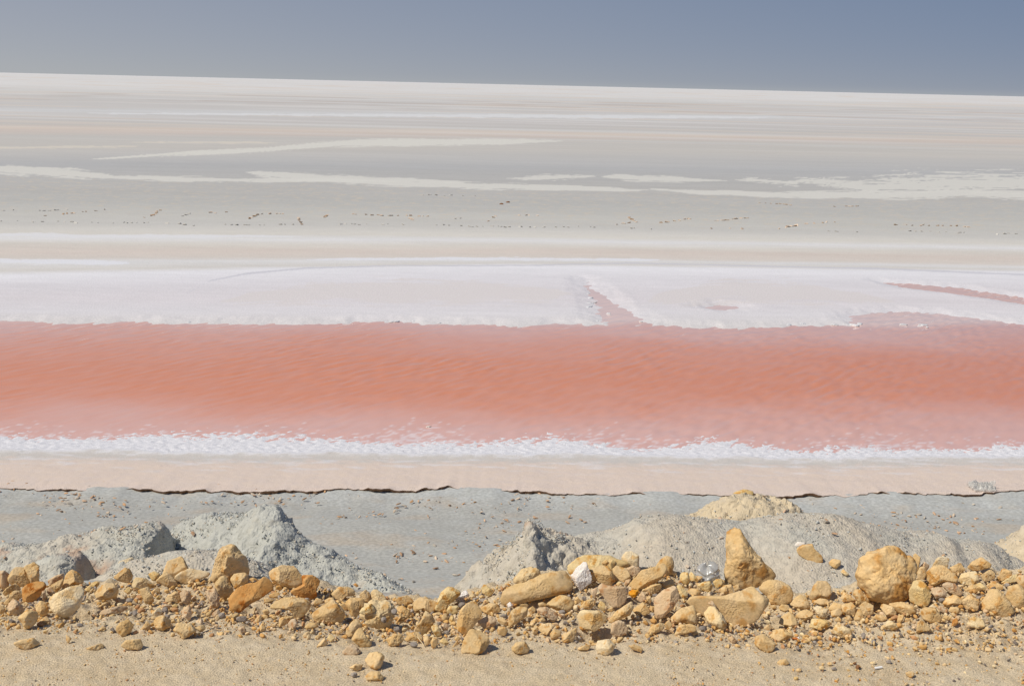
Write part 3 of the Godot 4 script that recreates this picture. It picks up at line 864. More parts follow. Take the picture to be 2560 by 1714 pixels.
func sky_image(sun: Vector3) -> ImageTexture:
	var w := 1024
	var h := 512
	var im := Image.create_empty(w, h, false, Image.FORMAT_RGBF)
	var sun_az := atan2(sun.x, -sun.z)
	for j in h:
		var up := PI / 2.0 - (j + 0.5) / h * PI
		var e := rad_to_deg(maxf(up, 0.0))
		var low := exp(-e / 2.2)
		var mid := exp(-e / 26.0)
		for i in w:
			var az := (i + 0.5) / w * TAU
			var near := 0.5 + 0.5 * cos(az - sun_az)
			var hor := Color(0.255, 0.293, 0.366).lerp(Color(0.547, 0.543, 0.506), near)
			var med := Color(0.14, 0.215, 0.351).lerp(Color(0.508, 0.512, 0.541), near)
			var top := Color(0.055, 0.11, 0.24)
			var c := top.lerp(med, mid).lerp(hor, low)
			im.set_pixel(i, j, c)
	return ImageTexture.create_from_image(im)


func _ready() -> void:
	# camera, sky, sun, exposure
	var cam := Camera3D.new()
	cam.name = "camera"
	cam.fov = 34.0
	cam.near = 0.05
	cam.far = 60000.0
	cam.position = Vector3(0, 1.7, 0)
	cam.basis = Basis(Vector3.RIGHT, -0.22645) * Basis(Vector3.BACK, 0.02347)
	cam.current = true
	add_child(cam)
	var az := deg_to_rad(-112.0)
	var el := deg_to_rad(52.0)
	var sun_dir := Vector3(sin(az) * cos(el), sin(el), -cos(az) * cos(el))
	var sun := DirectionalLight3D.new()
	sun.name = "sun"
	sun.light_energy = 1.28
	sun.light_color = Color(1.0, 0.965, 0.90)
	sun.light_angular_distance = 0.5
	sun.shadow_enabled = true
	sun.basis = Basis.looking_at(-sun_dir, Vector3.UP)
	add_child(sun)
	var env := Environment.new()
	env.background_mode = Environment.BG_SKY
	var sky := Sky.new()
	var sm := PanoramaSkyMaterial.new()
	sm.panorama = sky_image(sun_dir)
	sky.sky_material = sm
	env.sky = sky
	env.background_energy_multiplier = 1.0
	env.tonemap_mode = Environment.TONE_MAPPER_LINEAR
	env.tonemap_exposure = 1.0
	env.sdfgi_enabled = true
	env.ssao_enabled = true
	env.ssil_enabled = true
	var we := WorldEnvironment.new()
	we.name = "world_environment"
	we.environment = env
	add_child(we)

	make_materials()
	var rng := RandomNumberGenerator.new()
	rng.seed = 5

	# the setting
	build_shoulder()
	build_mud()
	build_crust()
	build_water()
	var flat := build_flats()
	for r in RIDGES:
		crust_ridge(r[2], r[1], r[0] == 1, rng, flat)
	for at in [Vector3(-3.997, -1.180, -13.312), Vector3(-4.093, -1.180, -13.275), Vector3(-3.909, -1.180, -13.374), Vector3(-5.928, -1.180, -13.168), Vector3(-1.814, -1.180, -13.696), Vector3(-1.640, -1.180, -13.609), Vector3(-1.948, -1.180, -13.871), Vector3(-1.034, -1.180, -13.494), Vector3(0.942, -1.180, -15.701), Vector3(0.980, -1.180, -15.273), Vector3(1.021, -1.180, -14.961), Vector3(1.032, -1.180, -14.657), Vector3(1.054, -1.180, -14.366), Vector3(1.065, -1.180, -14.112), Vector3(1.100, -1.180, -13.816), Vector3(1.787, -1.180, -13.894), Vector3(1.991, -1.180, -13.972), Vector3(2.141, -1.180, -13.854), Vector3(3.427, -1.180, -13.920), Vector3(3.662, -1.180, -13.973), Vector3(4.287, -1.180, -14.017), Vector3(5.255, -1.180, -13.992), Vector3(5.197, -1.180, -14.066), Vector3(-4.307, -1.180, -15.427), Vector3(-4.351, -1.180, -15.774)]:
		for k in 3:
			var s := rng.randf_range(0.025, 0.06)
			var m := stone_mesh(round_outline(rng, s * 1.3, s * 0.35), s * 0.8, &"c", 3, [Color(0.761, 0.776, 0.823), Color(0.80, 0.80, 0.82), Color(0.66, 0.67, 0.70)], rng, Basis(Vector3.UP, rng.randf() * TAU))
			place("salt_lump", m, m_salt, at + Vector3(rng.randf_range(-0.22, 0.22), -0.018, rng.randf_range(-0.22, 0.02)), flat)
	var prism := PrismMesh.new()
	prism.size = Vector3(260, 9, 60)
	var sh := place("distant_shore", prism, plain(Color(0.20, 0.21, 0.22), 1.0), Vector3(4010, 2.0, -8300))
	tag(sh, "low dark strip of land on the horizon at far right", "shore", "", "structure")

	# heaps of clay
	var k0 := Color(0.503, 0.509, 0.468)
	var k1 := Color(0.578, 0.515, 0.423)
	var k2 := Color(0.515, 0.305, 0.188)
	var ks := Color(0.658, 0.552, 0.392)
	build_mound(&"left", -3.9, -1.45, 3.9, 5.3, k0, k1, k2, 1.0, "long grey clay heap at the far left with a dark steep end", "clay_mound")
	build_mound(&"knob", -2.5, -1.55, 3.85, 4.75, k0, k1, k2, 1.2, "small rough clay knob in front of the far left heap", "clay_mound")
	build_mound(&"peak", -2.25, 0.12, 3.85, 5.9, k0, k0, k1, 1.0, "highest grey clay heap, its crest sloping down to the right", "clay_mound")
	build_mound(&"tongue", -2.2, -0.28, 3.78, 4.6, k1, k0, k1, 0.45, "smooth pale clay tongue just behind the left rubble", "clay_mound")
	build_mound(&"centre", -0.45, 1.2, 3.85, 5.6, k1, k0, k2, 1.3, "crumbly clay heap with a small peak, middle of the view", "clay_mound")
	build_mound(&"broad", -0.5, 3.3, 3.8, 5.6, k1, k0, k1, 0.38, "broad smooth grey clay bank behind the golden spire", "clay_mound")
	build_mound(&"sandy", 0.55, 2.3, 5.2, 6.7, ks, ks, k1, 1.2, "sand coloured crumbly heap near the salt crust edge", "earth_mound")
	build_mound(&"edge", 2.15, 4.5, 4.7, 6.2, ks, k1, k1, 1.0, "sandy heap cut by the right edge of the view", "earth_mound")

	# the rocks along the road edge
	rocks()
	litter(rng)
	grains(rng)


func plain(c: Color, rough: float) -> StandardMaterial3D:
	var m := StandardMaterial3D.new()
	m.albedo_color = c.linear_to_srgb()
	m.roughness = rough
	m.metallic_specular = 0.4
	return m


func tube(radius: float, length: float, mat: Material, called: String, parent: Node3D, shift: float) -> void:
	var c := CylinderMesh.new()
	c.top_radius = radius
	c.bottom_radius = radius
	c.height = length
	c.radial_segments = 20
	c.rings = 1
	var o := place(called, c, mat, Vector3(shift, 0, 0), parent)
	o.rotation.z = PI / 2.0


func litter(rng: RandomNumberGenerator) -> void:
	# a smoked end: cork paper over the filter, a stub of white paper
	var f := Node3D.new()
	f.name = "cigarette_end"
	add_child(f, true)
	f.position = Vector3(0.930, -0.021, -3.309) + Vector3(0.004, 0.0035, 0)
	f.rotation = Vector3(0, 0.32, 0.05)
	tube(0.0042, 0.017, plain(Color(0.62, 0.20, 0.05), 0.7), "filter", f, 0.0)
	tube(0.0040, 0.005, plain(Color(0.80, 0.79, 0.76), 0.8), "paper", f, 0.0111)
	tag(f, "orange cigarette end lying on the sand at right", "cigarette end")
	var w := Node3D.new()
	w.name = "cigarette_paper"
	add_child(w, true)
	w.position = Vector3(1.134, -0.001, -3.098) + Vector3(0, 0.004, 0)
	w.rotation = Vector3(0, 0.28, 0.02)
	tube(0.0038, 0.026, plain(Color(0.82, 0.81, 0.79), 0.8), "paper", w, 0.0)
	tube(0.0032, 0.0268, plain(Color(0.55, 0.42, 0.28), 0.9), "tobacco", w, 0.0)
	tag(w, "white stub of cigarette paper on the sand, bottom right", "cigarette end")
	# crushed bottle, ribbed and cloudy
	var b := Node3D.new()
	b.name = "plastic_bottle"
	add_child(b, true)
	b.position = Vector3(0.737, -0.033, -3.763) + Vector3(0, -0.03, 0.0)
	b.rotation = Vector3(-0.15, 0.25, 0.10)
	var glass := StandardMaterial3D.new()
	glass.albedo_color = Color(0.74, 0.74, 0.73, 0.7)
	glass.transparency = BaseMaterial3D.TRANSPARENCY_ALPHA
	glass.roughness = 0.24
	glass.metallic_specular = 0.7
	glass.cull_mode = BaseMaterial3D.CULL_DISABLED
	var pos := PackedVector3Array()
	var col := PackedColorArray()
	var nu := 49
	var nv := 60
	for j in nv:
		var t := j / (nv - 1.0)
		var y := t * 0.092
		var r := 0.041 + 0.0030 * sin(y * 270.0) * (1.0 - smoothstep(0.75, 0.95, t))
		if t > 0.66:
			r *= sqrt(maxf(0.01, 1.0 - pow((t - 0.66) / 0.34, 2.4)))
		for i in nu:
			var a := -TAU * i / (nu - 1.0)
			var dent := 1.0 + 0.16 * n_lo.get_noise_3d(cos(a) * 0.9, sin(a) * 0.9, t * 1.6)
			pos.append(Vector3(cos(a) * r * dent, y + 0.007 * sin(a * 2.0 + 1.0) + 0.004 * sin(a * 5.0), sin(a) * r * dent * 0.86))
			col.append(Color.WHITE)
	place("barrel", grid(pos, col, nu, nv), glass, Vector3.ZERO, b)
	var neck := CylinderMesh.new()
	neck.top_radius = 0.012
	neck.bottom_radius = 0.014
	neck.height = 0.018
	var nk := place("neck", neck, plain(Color(0.10, 0.075, 0.05), 0.5), Vector3(0.052, 0.012, 0.015), b)
	nk.rotation = Vector3(0.9, 0, -0.7)
	tag(b, "crushed clear plastic bottle behind the rubble, left of the golden spire", "bottle")
	# crumpled film on the lip of the crust
	var film := StandardMaterial3D.new()
	film.albedo_color = Color(0.84, 0.84, 0.83, 0.5)
	film.transparency = BaseMaterial3D.TRANSPARENCY_ALPHA
	film.roughness = 0.35
	film.cull_mode = BaseMaterial3D.CULL_DISABLED
	var p2 := PackedVector3Array()
	var c2 := PackedColorArray()
	for j in 40:
		for i in 60:
			var u := i / 59.0 * 2.0 - 1.0
			var v := j / 39.0 * 2.0 - 1.0
			var fold := absf(n_lo.get_noise_2d(u * 1.4 + 4.0, v * 1.2)) * 0.09 + 0.006 * n_mid.get_noise_2d(u * 6.0, v * 5.0)
			p2.append(Vector3(u * 0.085 + 0.03 * n_lo.get_noise_2d(u * 2.0, v * 2.0 + 9.0), 0.004 + fold * (1.0 - 0.5 * v * v), -v * 0.07))
			c2.append(Color.WHITE)
	var fo := place("plastic_film", grid(p2, c2, 60, 40), film, Vector3(3.465, -1.100, -7.771))
	tag(fo, "crumpled white plastic film on the crust edge at far right", "litter")
	# a flat stone on the lip, two far stones, a chip of salt in the brine
	var oval := stone_mesh(round_outline(rng, 0.085, 0.035), 0.05, &"r", 3, PALETTE[&"yellow"], rng, Basis.IDENTITY)
	tag(place("stone", oval, m_rock, Vector3(1.677, -1.100, -7.530)), "flat tan oval stone on the salt crust above the sandy heap", "stone")
	var far := [Vector3(-0.337, -1.170, -27.574), Vector3(-0.180, -1.170, -28.029)]
	for i in 2:
		var m := stone_mesh(round_outline(rng, 0.06, 0.04), 0.05, &"a", 3, PALETTE[&"brown"], rng, Basis.IDENTITY)
		tag(place("stone", m, m_rock, far[i]), ["left of two brown stones far out on the salt flat", "right and upper of two brown stones far out on the salt flat"][i], "stone", "brown stones far out on the flat")
	var chip := stone_mesh(round_outline(rng, 0.035, 0.010), 0.02, &"a", 3, PALETTE[&"white"], rng, Basis(Vector3.UP, 0.6))
	tag(place("salt_chip", chip, m_salt, Vector3(-0.705, -1.200, -9.279)), "white chip of salt standing out of the shallow pink water", "salt")
	# a dry stalk
	var sa := Vector3(-0.277, -0.013, -3.222)
	var sb := Vector3(-0.250, -0.007, -3.178) + Vector3(0, 0.004, 0)
	sa.y += 0.02
	var cyl := CylinderMesh.new()
	cyl.top_radius = 0.0011
	cyl.bottom_radius = 0.0016
	cyl.height = sa.distance_to(sb)
	cyl.radial_segments = 8
	var st := place("dry_stalk", cyl, plain(Color(0.70, 0.56, 0.34), 0.8), (sa + sb) * 0.5)
	var yv := (sb - sa).normalized()
	var xv := yv.cross(Vector3.UP).normalized()
	st.basis = Basis(xv, yv, xv.cross(yv))
	tag(st, "thin straw coloured stalk under the flat ochre cap stone", "stalk")


func grains(rng: RandomNumberGenerator) -> void:
	var tan_set := []
	for key in [&"tan", &"tan", &"tan", &"tan", &"ochre", &"sand", &"sand", &"pink", &"pink", &"grey"]:
		tan_set.append_array(PALETTE[key])
	var shapes: Array[Mesh] = []
	for i in 4:
		shapes.append(stone_mesh(round_outline(rng, 1.0, 0.7), 0.7, &"a", 2, [Color.WHITE, Color.WHITE, Color(0.85, 0.85, 0.85)], rng, Basis.IDENTITY))
	for i in 4:
		var where: Array[Transform3D] = []
		var tints := PackedColorArray()
		for k in 2600:
			var d := rng.randf_range(2.7, 3.35)
			var x := rng.randf_range(-2.2, 2.2)
			var s := 0.0011 + (0.0036 + 0.0035 * smoothstep(0.4, 1.3, x)) * pow(rng.randf(), 4.0)
			where.append(tumble(rng, Vector3(x, road_y(x, d) + s * 0.3, -d), s))
			tints.append(pick(rng, tan_set))
		for k in 1900:
			var d := 3.20 + 0.54 * pow(rng.randf(), 0.8)
			var x := rng.randf_range(-2.5, 2.5)
			var s := 0.0025 + 0.0095 * pow(rng.randf(), 2.6)
			where.append(tumble(rng, Vector3(x, road_y(x, d) + s * 0.4, -d), s))
			tints.append(pick(rng, tan_set))
		for k in 650:
			var d := 3.22 + 0.50 * rng.randf()
			var x := rng.randf_range(-2.5, 2.5)
			var s := 0.005 + 0.010 * pow(rng.randf(), 1.8)
			where.append(tumble(rng, Vector3(x, road_y(x, d) - 0.004 + s * 0.4, -d), s))
			tints.append(pick(rng, tan_set))
		scatter("gravel", "fine loose gravel strewn over the sand and between the rocks", "gravel", shapes[i], m_pebble, where, tints)
	# flakes and chips on the mud
	var chips := [Color(0.62, 0.38, 0.21), Color(0.70, 0.48, 0.32), Color(0.50, 0.32, 0.20), Color(0.66, 0.54, 0.42), Color(0.56, 0.50, 0.42)]
	for i in 2:
		var where: Array[Transform3D] = []
		var tints := PackedColorArray()
		for k in 4200:
			var d := rng.randf_range(4.6, 7.55)
			var x := rng.randf_range(-3.6, 3.6)
			if n_mid.get_noise_2d(x * 0.9, d * 1.3) < rng.randf_range(-0.25, 0.35):
				continue
			var y := ground_y(x, d)
			if y > mud_y(x, d) + 0.02 and k % 4 > 0:
				continue
			var s := 0.003 + 0.018 * pow(rng.randf(), 3.2)
			var t := tumble(rng, Vector3(x, y + s * 0.15, -d), s)
			t.basis = t.basis * Basis.from_scale(Vector3(1.2, 0.45, 1.0))
			where.append(t)
			tints.append(pick(rng, chips))
		scatter("stone_chips", "scattered orange and brown chips on the grey mud", "chips", shapes[i + 1], m_pebble, where, tints)
	# crumbs of clay on the heaps
	var clay := [Color(0.503, 0.509, 0.468), Color(0.578, 0.515, 0.423), Color(0.456, 0.456, 0.429), Color(0.539, 0.558, 0.552)]
	for i in 2:
		var where: Array[Transform3D] = []
		var tints := PackedColorArray()
		for k in 30000:
			var d := rng.randf_range(4.0, 6.4)
			var x := rng.randf_range(-2.9, 3.0)
			var y := ground_y(x, d)
			if y < mud_y(x, d) + 0.03 or (x > 0.3 and k % 3 > 0):
				continue
			var s := 0.0025 + 0.0065 * pow(rng.randf(), 2.2)
			if n_mid.get_noise_2d(x * 2.5, d * 2.5 + 60.0) < rng.randf_range(-0.45, 0.25):
				continue
			where.append(tumble(rng, Vector3(x, y + s * 0.3, -d), s))
			tints.append(pick(rng, clay) * 1.1)
		scatter("clay_crumbs", "loose crumbs of dried clay on the heaps", "crumbs", shapes[i], m_pebble, where, tints)


func rocks() -> void:
	rock(&"stone", "small pinkish stone above the brown-sided ochre rock cut by the left edge", "stone", "small stones in the rubble line", Vector3(-1.812, -0.060, -3.740), 0.451, 0.401, 0.0108, &"pink", &"a", 3, [-13,14,4,13,19,-3,11,-61,-15,-57])
	rock(&"rock", "tan stone tapering down into the sand", "rock", "rocks heaped along the road edge", Vector3(-1.513, 0.014, -3.262), 0.434, 0.439, 0.0277, &"tan", &"r", 4, [-34,9,-2,31,26,17,29,-2,19,-18,-1,-35,-19,-20,-22,-6])
	rock(&"stone", "small ochre stone right of the tan stone tapering down into the sand", "stone", "small stones in the rubble line", Vector3(-1.530, -0.020, -3.399), 0.423, 0.432, 0.0206, &"ochre", &"a", 4, [-21,10,-5,29,13,21,21,-8,16,-21,-6,-27,-18,-9])
	rock(&"stone", "small pinkish stone left of the pyramid-shaped ochre rock with a brown front", "stone", "small stones in the rubble line", Vector3(-1.630, -0.080, -3.755), 0.409, 0.410, 0.0182, &"pink", &"r", 4, [-32,-3,-4,11,30,17,27,1,4,-26,-25,-27])
	rock(&"rock", "pyramid-shaped ochre rock with a brown front", "rock", "rocks heaped along the road edge", Vector3(-1.561, -0.069, -3.728), 0.397, 0.413, 0.0294, &"ochre", &"a", 4, [-31,-7,-23,20,0,39,25,18,40,-12,30,-23,-2,-21,-39,-34])
	rock(&"stone", "small ochre stone left of the pyramid-shaped ochre rock with a brown front", "stone", "small stones in the rubble line", Vector3(-1.599, -0.075, -3.686), 0.409, 0.416, 0.0193, &"ochre", &"a", 4, [-24,5,8,18,25,24,16,-6,-5,-25,-18,-13])
	rock(&"rock", "big smooth pale rock above a dark hollow", "rock", "rocks heaped along the road edge", Vector3(-1.452, 0.003, -3.416), 0.402, 0.429, 0.0339, &"cream", &"r", 5, [-61,10,-38,28,10,44,51,49,60,39,52,7,37,-26,13,-46,-10,-54,-38,-40,-54,-19])
	rock(&"rock", "blocky tan rock with a small cave below", "rock", "rocks heaped along the road edge", Vector3(-1.396, -0.059, -3.615), 0.369, 0.426, 0.0278, &"tan", &"a", 4, [-43,-6,-35,10,0,33,23,28,41,3,34,-21,1,-27,-32,-25])
	rock(&"rock", "roof-shaped ochre rock beside the pale clay", "rock", "rocks heaped along the road edge", Vector3(-1.376, -0.055, -3.738), 0.353, 0.415, 0.0245, &"ochre", &"a", 4, [-42,-2,4,31,23,21,30,-8,15,-30,-18,-18])
	rock(&"rock", "cream ridged rock lying on grey clay", "rock", "rocks heaped along the road edge", Vector3(-1.702, -0.423, -4.656), 0.351, 0.405, 0.0189, &"cream", &"a", 4, [-51,-12,-28,11,34,24,35,-16,-12,-17])
	rock(&"sand_lump", "pale yellow lump with a grey pebble on it", "sand lump", "rocks heaped along the road edge", Vector3(-1.292, -0.056, -3.676), 0.338, 0.423, 0.0229, &"sand", &"a", 4, [-37,5,-24,28,12,20,45,-10,32,-23,-16,-17,-35,-10])
	rock(&"stone", "brown-sided ochre rock cut by the left edge", "stone", "rocks heaped along the road edge", Vector3(-1.820, -0.094, -3.739), 0.453, 0.407, 0.0141, &"ochre", &"a", 3, [-13,21,8,20,18,5,18,-10,5,-21,-16,-17])
	rock(&"stone", "small yellow stone left of the tan wedge left of the loaf-shaped rock", "stone", "small stones in the rubble line", Vector3(-1.271, -0.059, -3.749), 0.327, 0.418, 0.0150, &"yellow", &"r", 3, [-24,10,-1,20,18,8,17,-18,-8,-18])
	rock(&"rock", "upright four-sided ochre block", "rock", "rocks heaped along the road edge", Vector3(-1.228, -0.028, -3.529), 0.335, 0.433, 0.0235, &"ochre", &"a", 4, [-31,22,7,30,24,-16,13,-34,-7,-26,-15,-1])
	rock(&"stone", "small yellow stone left of the pale yellow lump with a grey pebble on it", "stone", "small stones in the rubble line", Vector3(-1.331, -0.066, -3.642), 0.350, 0.427, 0.0112, &"yellow", &"a", 3, [-17,1,3,14,14,-3,2,-14])
	rock(&"rock", "long low stone half sunk in sand", "rock", "rocks heaped along the road edge", Vector3(-1.303, -0.031, -3.420), 0.364, 0.442, 0.0204, &"pink", &"r", 4, [-50,-11,-37,6,24,14,53,5,30,-8,-20,-13])
	rock(&"rock", "six-sided brownish stone on the sand", "rock", "rocks heaped along the road edge", Vector3(-1.192, 0.016, -3.213), 0.355, 0.457, 0.0244, &"ochre", &"a", 4, [-28,1,-14,19,10,27,29,6,18,-17,-6,-28,-25,-11])
	rock(&"stone", "small ochre stone left of the rounded brown-ochre cobble on the sand edge", "stone", "small stones in the rubble line", Vector3(-1.137, 0.001, -3.256), 0.336, 0.458, 0.0136, &"ochre", &"a", 3, [-19,-6,2,18,14,1,7,-14])
	rock(&"rock", "low buried tan stone at lower left", "rock", "rocks heaped along the road edge", Vector3(-1.450, 0.014, -3.102), 0.437, 0.458, 0.0178, &"tan", &"r", 4, [-39,10,-14,15,22,15,39,-6,16,-15,-7,-19,-33,-1])
	rock(&"stone", "small ochre stone right of the low buried tan stone at lower left", "stone", "small stones in the rubble line", Vector3(-1.342, 0.011, -3.143), 0.404, 0.459, 0.0099, &"ochre", &"a", 3, [-6,16,10,0,-1,-15,-6,-4])
	rock(&"stone", "small tan stone left of the low round-backed tan stone in bare sand", "stone", "small stones in the rubble line", Vector3(-1.242, 0.005, -3.105), 0.380, 0.469, 0.0165, &"tan", &"r", 4, [-30,3,14,11,27,0,12,-10,-21,-7])
	rock(&"rock", "low round-backed tan stone in bare sand", "rock", "rocks heaped along the road edge", Vector3(-1.132, 0.015, -3.109), 0.349, 0.471, 0.0216, &"tan", &"r", 4, [-36,2,-19,16,23,15,32,-8,16,-19,-21,-11])
	rock(&"rock", "tall tan rock with one broad sloping face", "rock", "rocks heaped along the road edge", Vector3(-1.759, -0.075, -3.743), 0.439, 0.405, 0.0308, &"tan", &"a", 4, [-40,7,-21,35,-1,44,25,34,30,17,37,-23,26,-37,2,-41,-26,-26,-39,-11])
	rock(&"stone", "small tan stone right of the tan stone tapering down into the sand", "stone", "small stones in the rubble line", Vector3(-1.484, -0.016, -3.310), 0.422, 0.442, 0.0138, &"tan", &"r", 3, [-20,1,5,15,19,-3,10,-11,-14,-9])
	rock(&"stone", "small pinkish stone right of the rusty orange block with a dark side", "stone", "small stones in the rubble line", Vector3(-1.610, -0.080, -3.650), 0.415, 0.420, 0.0122, &"pink", &"a", 3, [-13,15,1,15,16,-7,1,-18,-10,-3])
	rock(&"stone", "small pinkish stone left of the big smooth pale rock above a dark hollow", "stone", "small stones in the rubble line", Vector3(-1.608, -0.068, -3.595), 0.421, 0.422, 0.0095, &"pink", &"a", 3, [-6,17,6,18,6,-5,0,-24,-6,-13])
	rock(&"stone", "small yellow stone right of the pyramid-shaped ochre rock with a brown front", "stone", "small stones in the rubble line", Vector3(-1.484, -0.079, -3.671), 0.384, 0.422, 0.0087, &"yellow", &"r", 3, [-12,4,6,11,12,-2,2,-10,-10,-6])
	rock(&"stone", "small yellow stone left of the blocky tan rock with a small cave below", "stone", "small stones in the rubble line", Vector3(-1.474, -0.079, -3.708), 0.378, 0.419, 0.0121, &"yellow", &"a", 3, [-18,1,2,14,19,7,6,-12,-11,-12])
	rock(&"stone", "small ochre stone left of the long low stone half sunk in sand", "stone", "small stones in the rubble line", Vector3(-1.367, -0.052, -3.503), 0.372, 0.436, 0.0112, &"ochre", &"a", 3, [-17,-2,18,10,13,1,-11,-9])
	rock(&"stone", "small tan stone right of the upright four-sided ochre block", "stone", "small stones in the rubble line", Vector3(-1.228, -0.062, -3.629), 0.326, 0.431, 0.0104, &"tan", &"a", 3, [-16,1,2,14,14,2,13,-8,-9,-10])
	rock(&"stone", "small cream stone left of the blocky tan rock with a small cave below", "stone", "small stones in the rubble line", Vector3(-1.445, -0.074, -3.603), 0.381, 0.429, 0.0061, &"cream", &"a", 3, [-8,3,2,6,8,0,-2,-8])
	rock(&"stone", "small pinkish stone left of the long low stone half sunk in sand", "stone", "small stones in the rubble line", Vector3(-1.353, -0.030, -3.386), 0.380, 0.443, 0.0070, &"pink", &"r", 3, [-10,0,2,8,8,0,1,-8])
	rock(&"rock", "knobbly tan rock leaning at the far left", "rock", "rocks heaped along the road edge", Vector3(-1.714, -0.052, -3.754), 0.428, 0.402, 0.0229, &"tan", &"p", 4, [-29,20,8,32,23,15,19,-51,-2,-63,-19,-10])
	rock(&"stone", "small ochre stone above the rough pebbly clod below the rusty block", "stone", "small stones in the rubble line", Vector3(-1.720, -0.081, -3.565), 0.450, 0.423, 0.0115, &"ochre", &"a", 3, [-19,-6,-4,11,12,11,16,-5,-8,-11])
	rock(&"rock", "rusty orange block with a dark side", "rock", "rocks heaped along the road edge", Vector3(-1.648, -0.058, -3.601), 0.429, 0.418, 0.0310, &"rust", &"a", 4, [-34,19,-17,28,11,34,39,29,47,11,27,-11,4,-37,-13,-39,-37,-28])
	rock(&"stone", "small tan stone right of the brown-sided ochre rock cut by the left edge", "stone", "small stones in the rubble line", Vector3(-1.757, -0.089, -3.675), 0.446, 0.414, 0.0218, &"tan", &"a", 4, [-32,-7,-17,8,17,23,32,-5,5,-11,-19,-22])
	rock(&"stone", "small tan stone above the rough pebbly clod below the rusty block", "stone", "small stones in the rubble line", Vector3(-1.717, -0.082, -3.620), 0.443, 0.419, 0.0164, &"tan", &"a", 4, [-21,9,-7,18,21,12,24,-8,2,-20,-25,-7])
	rock(&"sand_clod", "rough pebbly clod below the rusty block", "sand clod", "rocks heaped along the road edge", Vector3(-1.622, -0.025, -3.407), 0.444, 0.429, 0.0230, &"pink", &"c", 4, [-24,15,-3,33,24,5,27,-15,6,-28,-22,-16])
	rock(&"stone", "small ochre stone left of the rough pebbly clod below the rusty block", "stone", "small stones in the rubble line", Vector3(-1.682, -0.046, -3.436), 0.455, 0.428, 0.0102, &"ochre", &"a", 3, [-7,17,6,12,11,-3,2,-16,-9,-12])
	rock(&"pebble", "small grey pebble right of the rough pebbly clod below the rusty block", "pebble", "grey and brown pebbles in the rubble", Vector3(-1.617, -0.068, -3.513), 0.431, 0.429, 0.0063, &"grey", &"r", 3, [8,-1,5,-8,-3,-7,-8,-3,-8,5,-1,8,6,6])
	rock(&"pebble", "small grey pebble below the rusty orange block with a dark side", "pebble", "grey and brown pebbles in the rubble", Vector3(-1.631, -0.083, -3.601), 0.425, 0.424, 0.0072, &"grey", &"r", 3, [8,-1,5,-10,-3,-10,-8,-4,-8,6,-1,10,7,8])
	rock(&"pebble", "small grey pebble left of the upright four-sided ochre block", "pebble", "grey and brown pebbles in the rubble", Vector3(-1.295, -0.058, -3.551), 0.350, 0.435, 0.0080, &"grey", &"r", 3, [12,-1,8,-9,-3,-8,-11,-3,-12,6,-2,9,9,7])
	rock(&"pebble", "small grey pebble right of the long low stone half sunk in sand", "pebble", "grey and brown pebbles in the rubble", Vector3(-1.224, -0.027, -3.399), 0.346, 0.446, 0.0076, &"grey", &"r", 3, [8,-1,5,-10,-3,-10,-8,-5,-8,6,-1,10,6,9])
	rock(&"pebble", "small grey pebble below the pale yellow lump with a grey pebble on it", "pebble", "grey and brown pebbles in the rubble", Vector3(-1.301, -0.068, -3.675), 0.340, 0.426, 0.0080, &"grey", &"r", 3, [11,-1,7,-10,-3,-10,-10,-4,-11,6,-2,10,8,9])
	rock(&"pebble", "small grey pebble above the rough pebbly clod below the rusty block", "pebble", "grey and brown pebbles in the rubble", Vector3(-1.684, -0.085, -3.585), 0.439, 0.423, 0.0063, &"grey", &"r", 3, [7,-1,5,-9,-3,-9,-7,-4,-7,6,-1,9,6,7])
	rock(&"pebble", "small grey pebble below the big smooth pale rock above a dark hollow", "pebble", "grey and brown pebbles in the rubble", Vector3(-1.358, -0.011, -3.275), 0.393, 0.450, 0.0071, &"grey", &"r", 3, [10,-1,6,-7,-3,-7,-9,-2,-10,5,-1,7,7,6])
	rock(&"rock", "tall pointed tan rock pocked with holes", "rock", "rocks heaped along the road edge", Vector3(-0.994, -0.009, -3.737), 0.260, 0.416, 0.0417, &"tan", &"b", 5, [-75,-44,-64,-15,-42,32,-31,62,6,88,32,59,58,29,64,5,69,-29,61,-46,15,-57,-11,-63,-60,-58])
	rock(&"stone", "small pinkish stone left of the rough pinkish clod left of the orange slab", "stone", "small stones in the rubble line", Vector3(-1.093, -0.026, -3.523), 0.301, 0.438, 0.0182, &"pink", &"r", 4, [-20,17,-3,27,18,10,19,-14,2,-27,-14,-18])
	rock(&"stone", "small ochre stone below the tan wedge left of the loaf-shaped rock", "stone", "small stones in the rubble line", Vector3(-1.135, -0.032, -3.526), 0.311, 0.437, 0.0192, &"ochre", &"a", 4, [-29,1,8,24,24,3,18,-23,-3,-11,-27,-13])
	rock(&"sand_clod", "rough pinkish clod left of the orange slab", "sand clod", "rocks heaped along the road edge", Vector3(-0.989, -0.009, -3.489), 0.276, 0.440, 0.0224, &"pink", &"c", 4, [-24,23,5,35,20,7,16,-33,-3,-36,-16,-11])
	rock(&"rock", "broad low tan rock right of the orange slab", "rock", "rocks heaped along the road edge", Vector3(-0.704, 0.005, -3.412), 0.204, 0.453, 0.0249, &"tan", &"a", 5, [-83,-3,-62,17,-33,31,2,29,37,24,63,6,55,-12,24,-45,7,-46,-4,-15,-34,-8,-69,-6])
	rock(&"cobble", "rounded brown-ochre cobble on the sand edge", "cobble", "rocks heaped along the road edge", Vector3(-1.091, 0.007, -3.268), 0.322, 0.457, 0.0225, &"ochre", &"r", 4, [-29,6,-19,20,7,24,28,6,25,-17,0,-25,-21,-15])
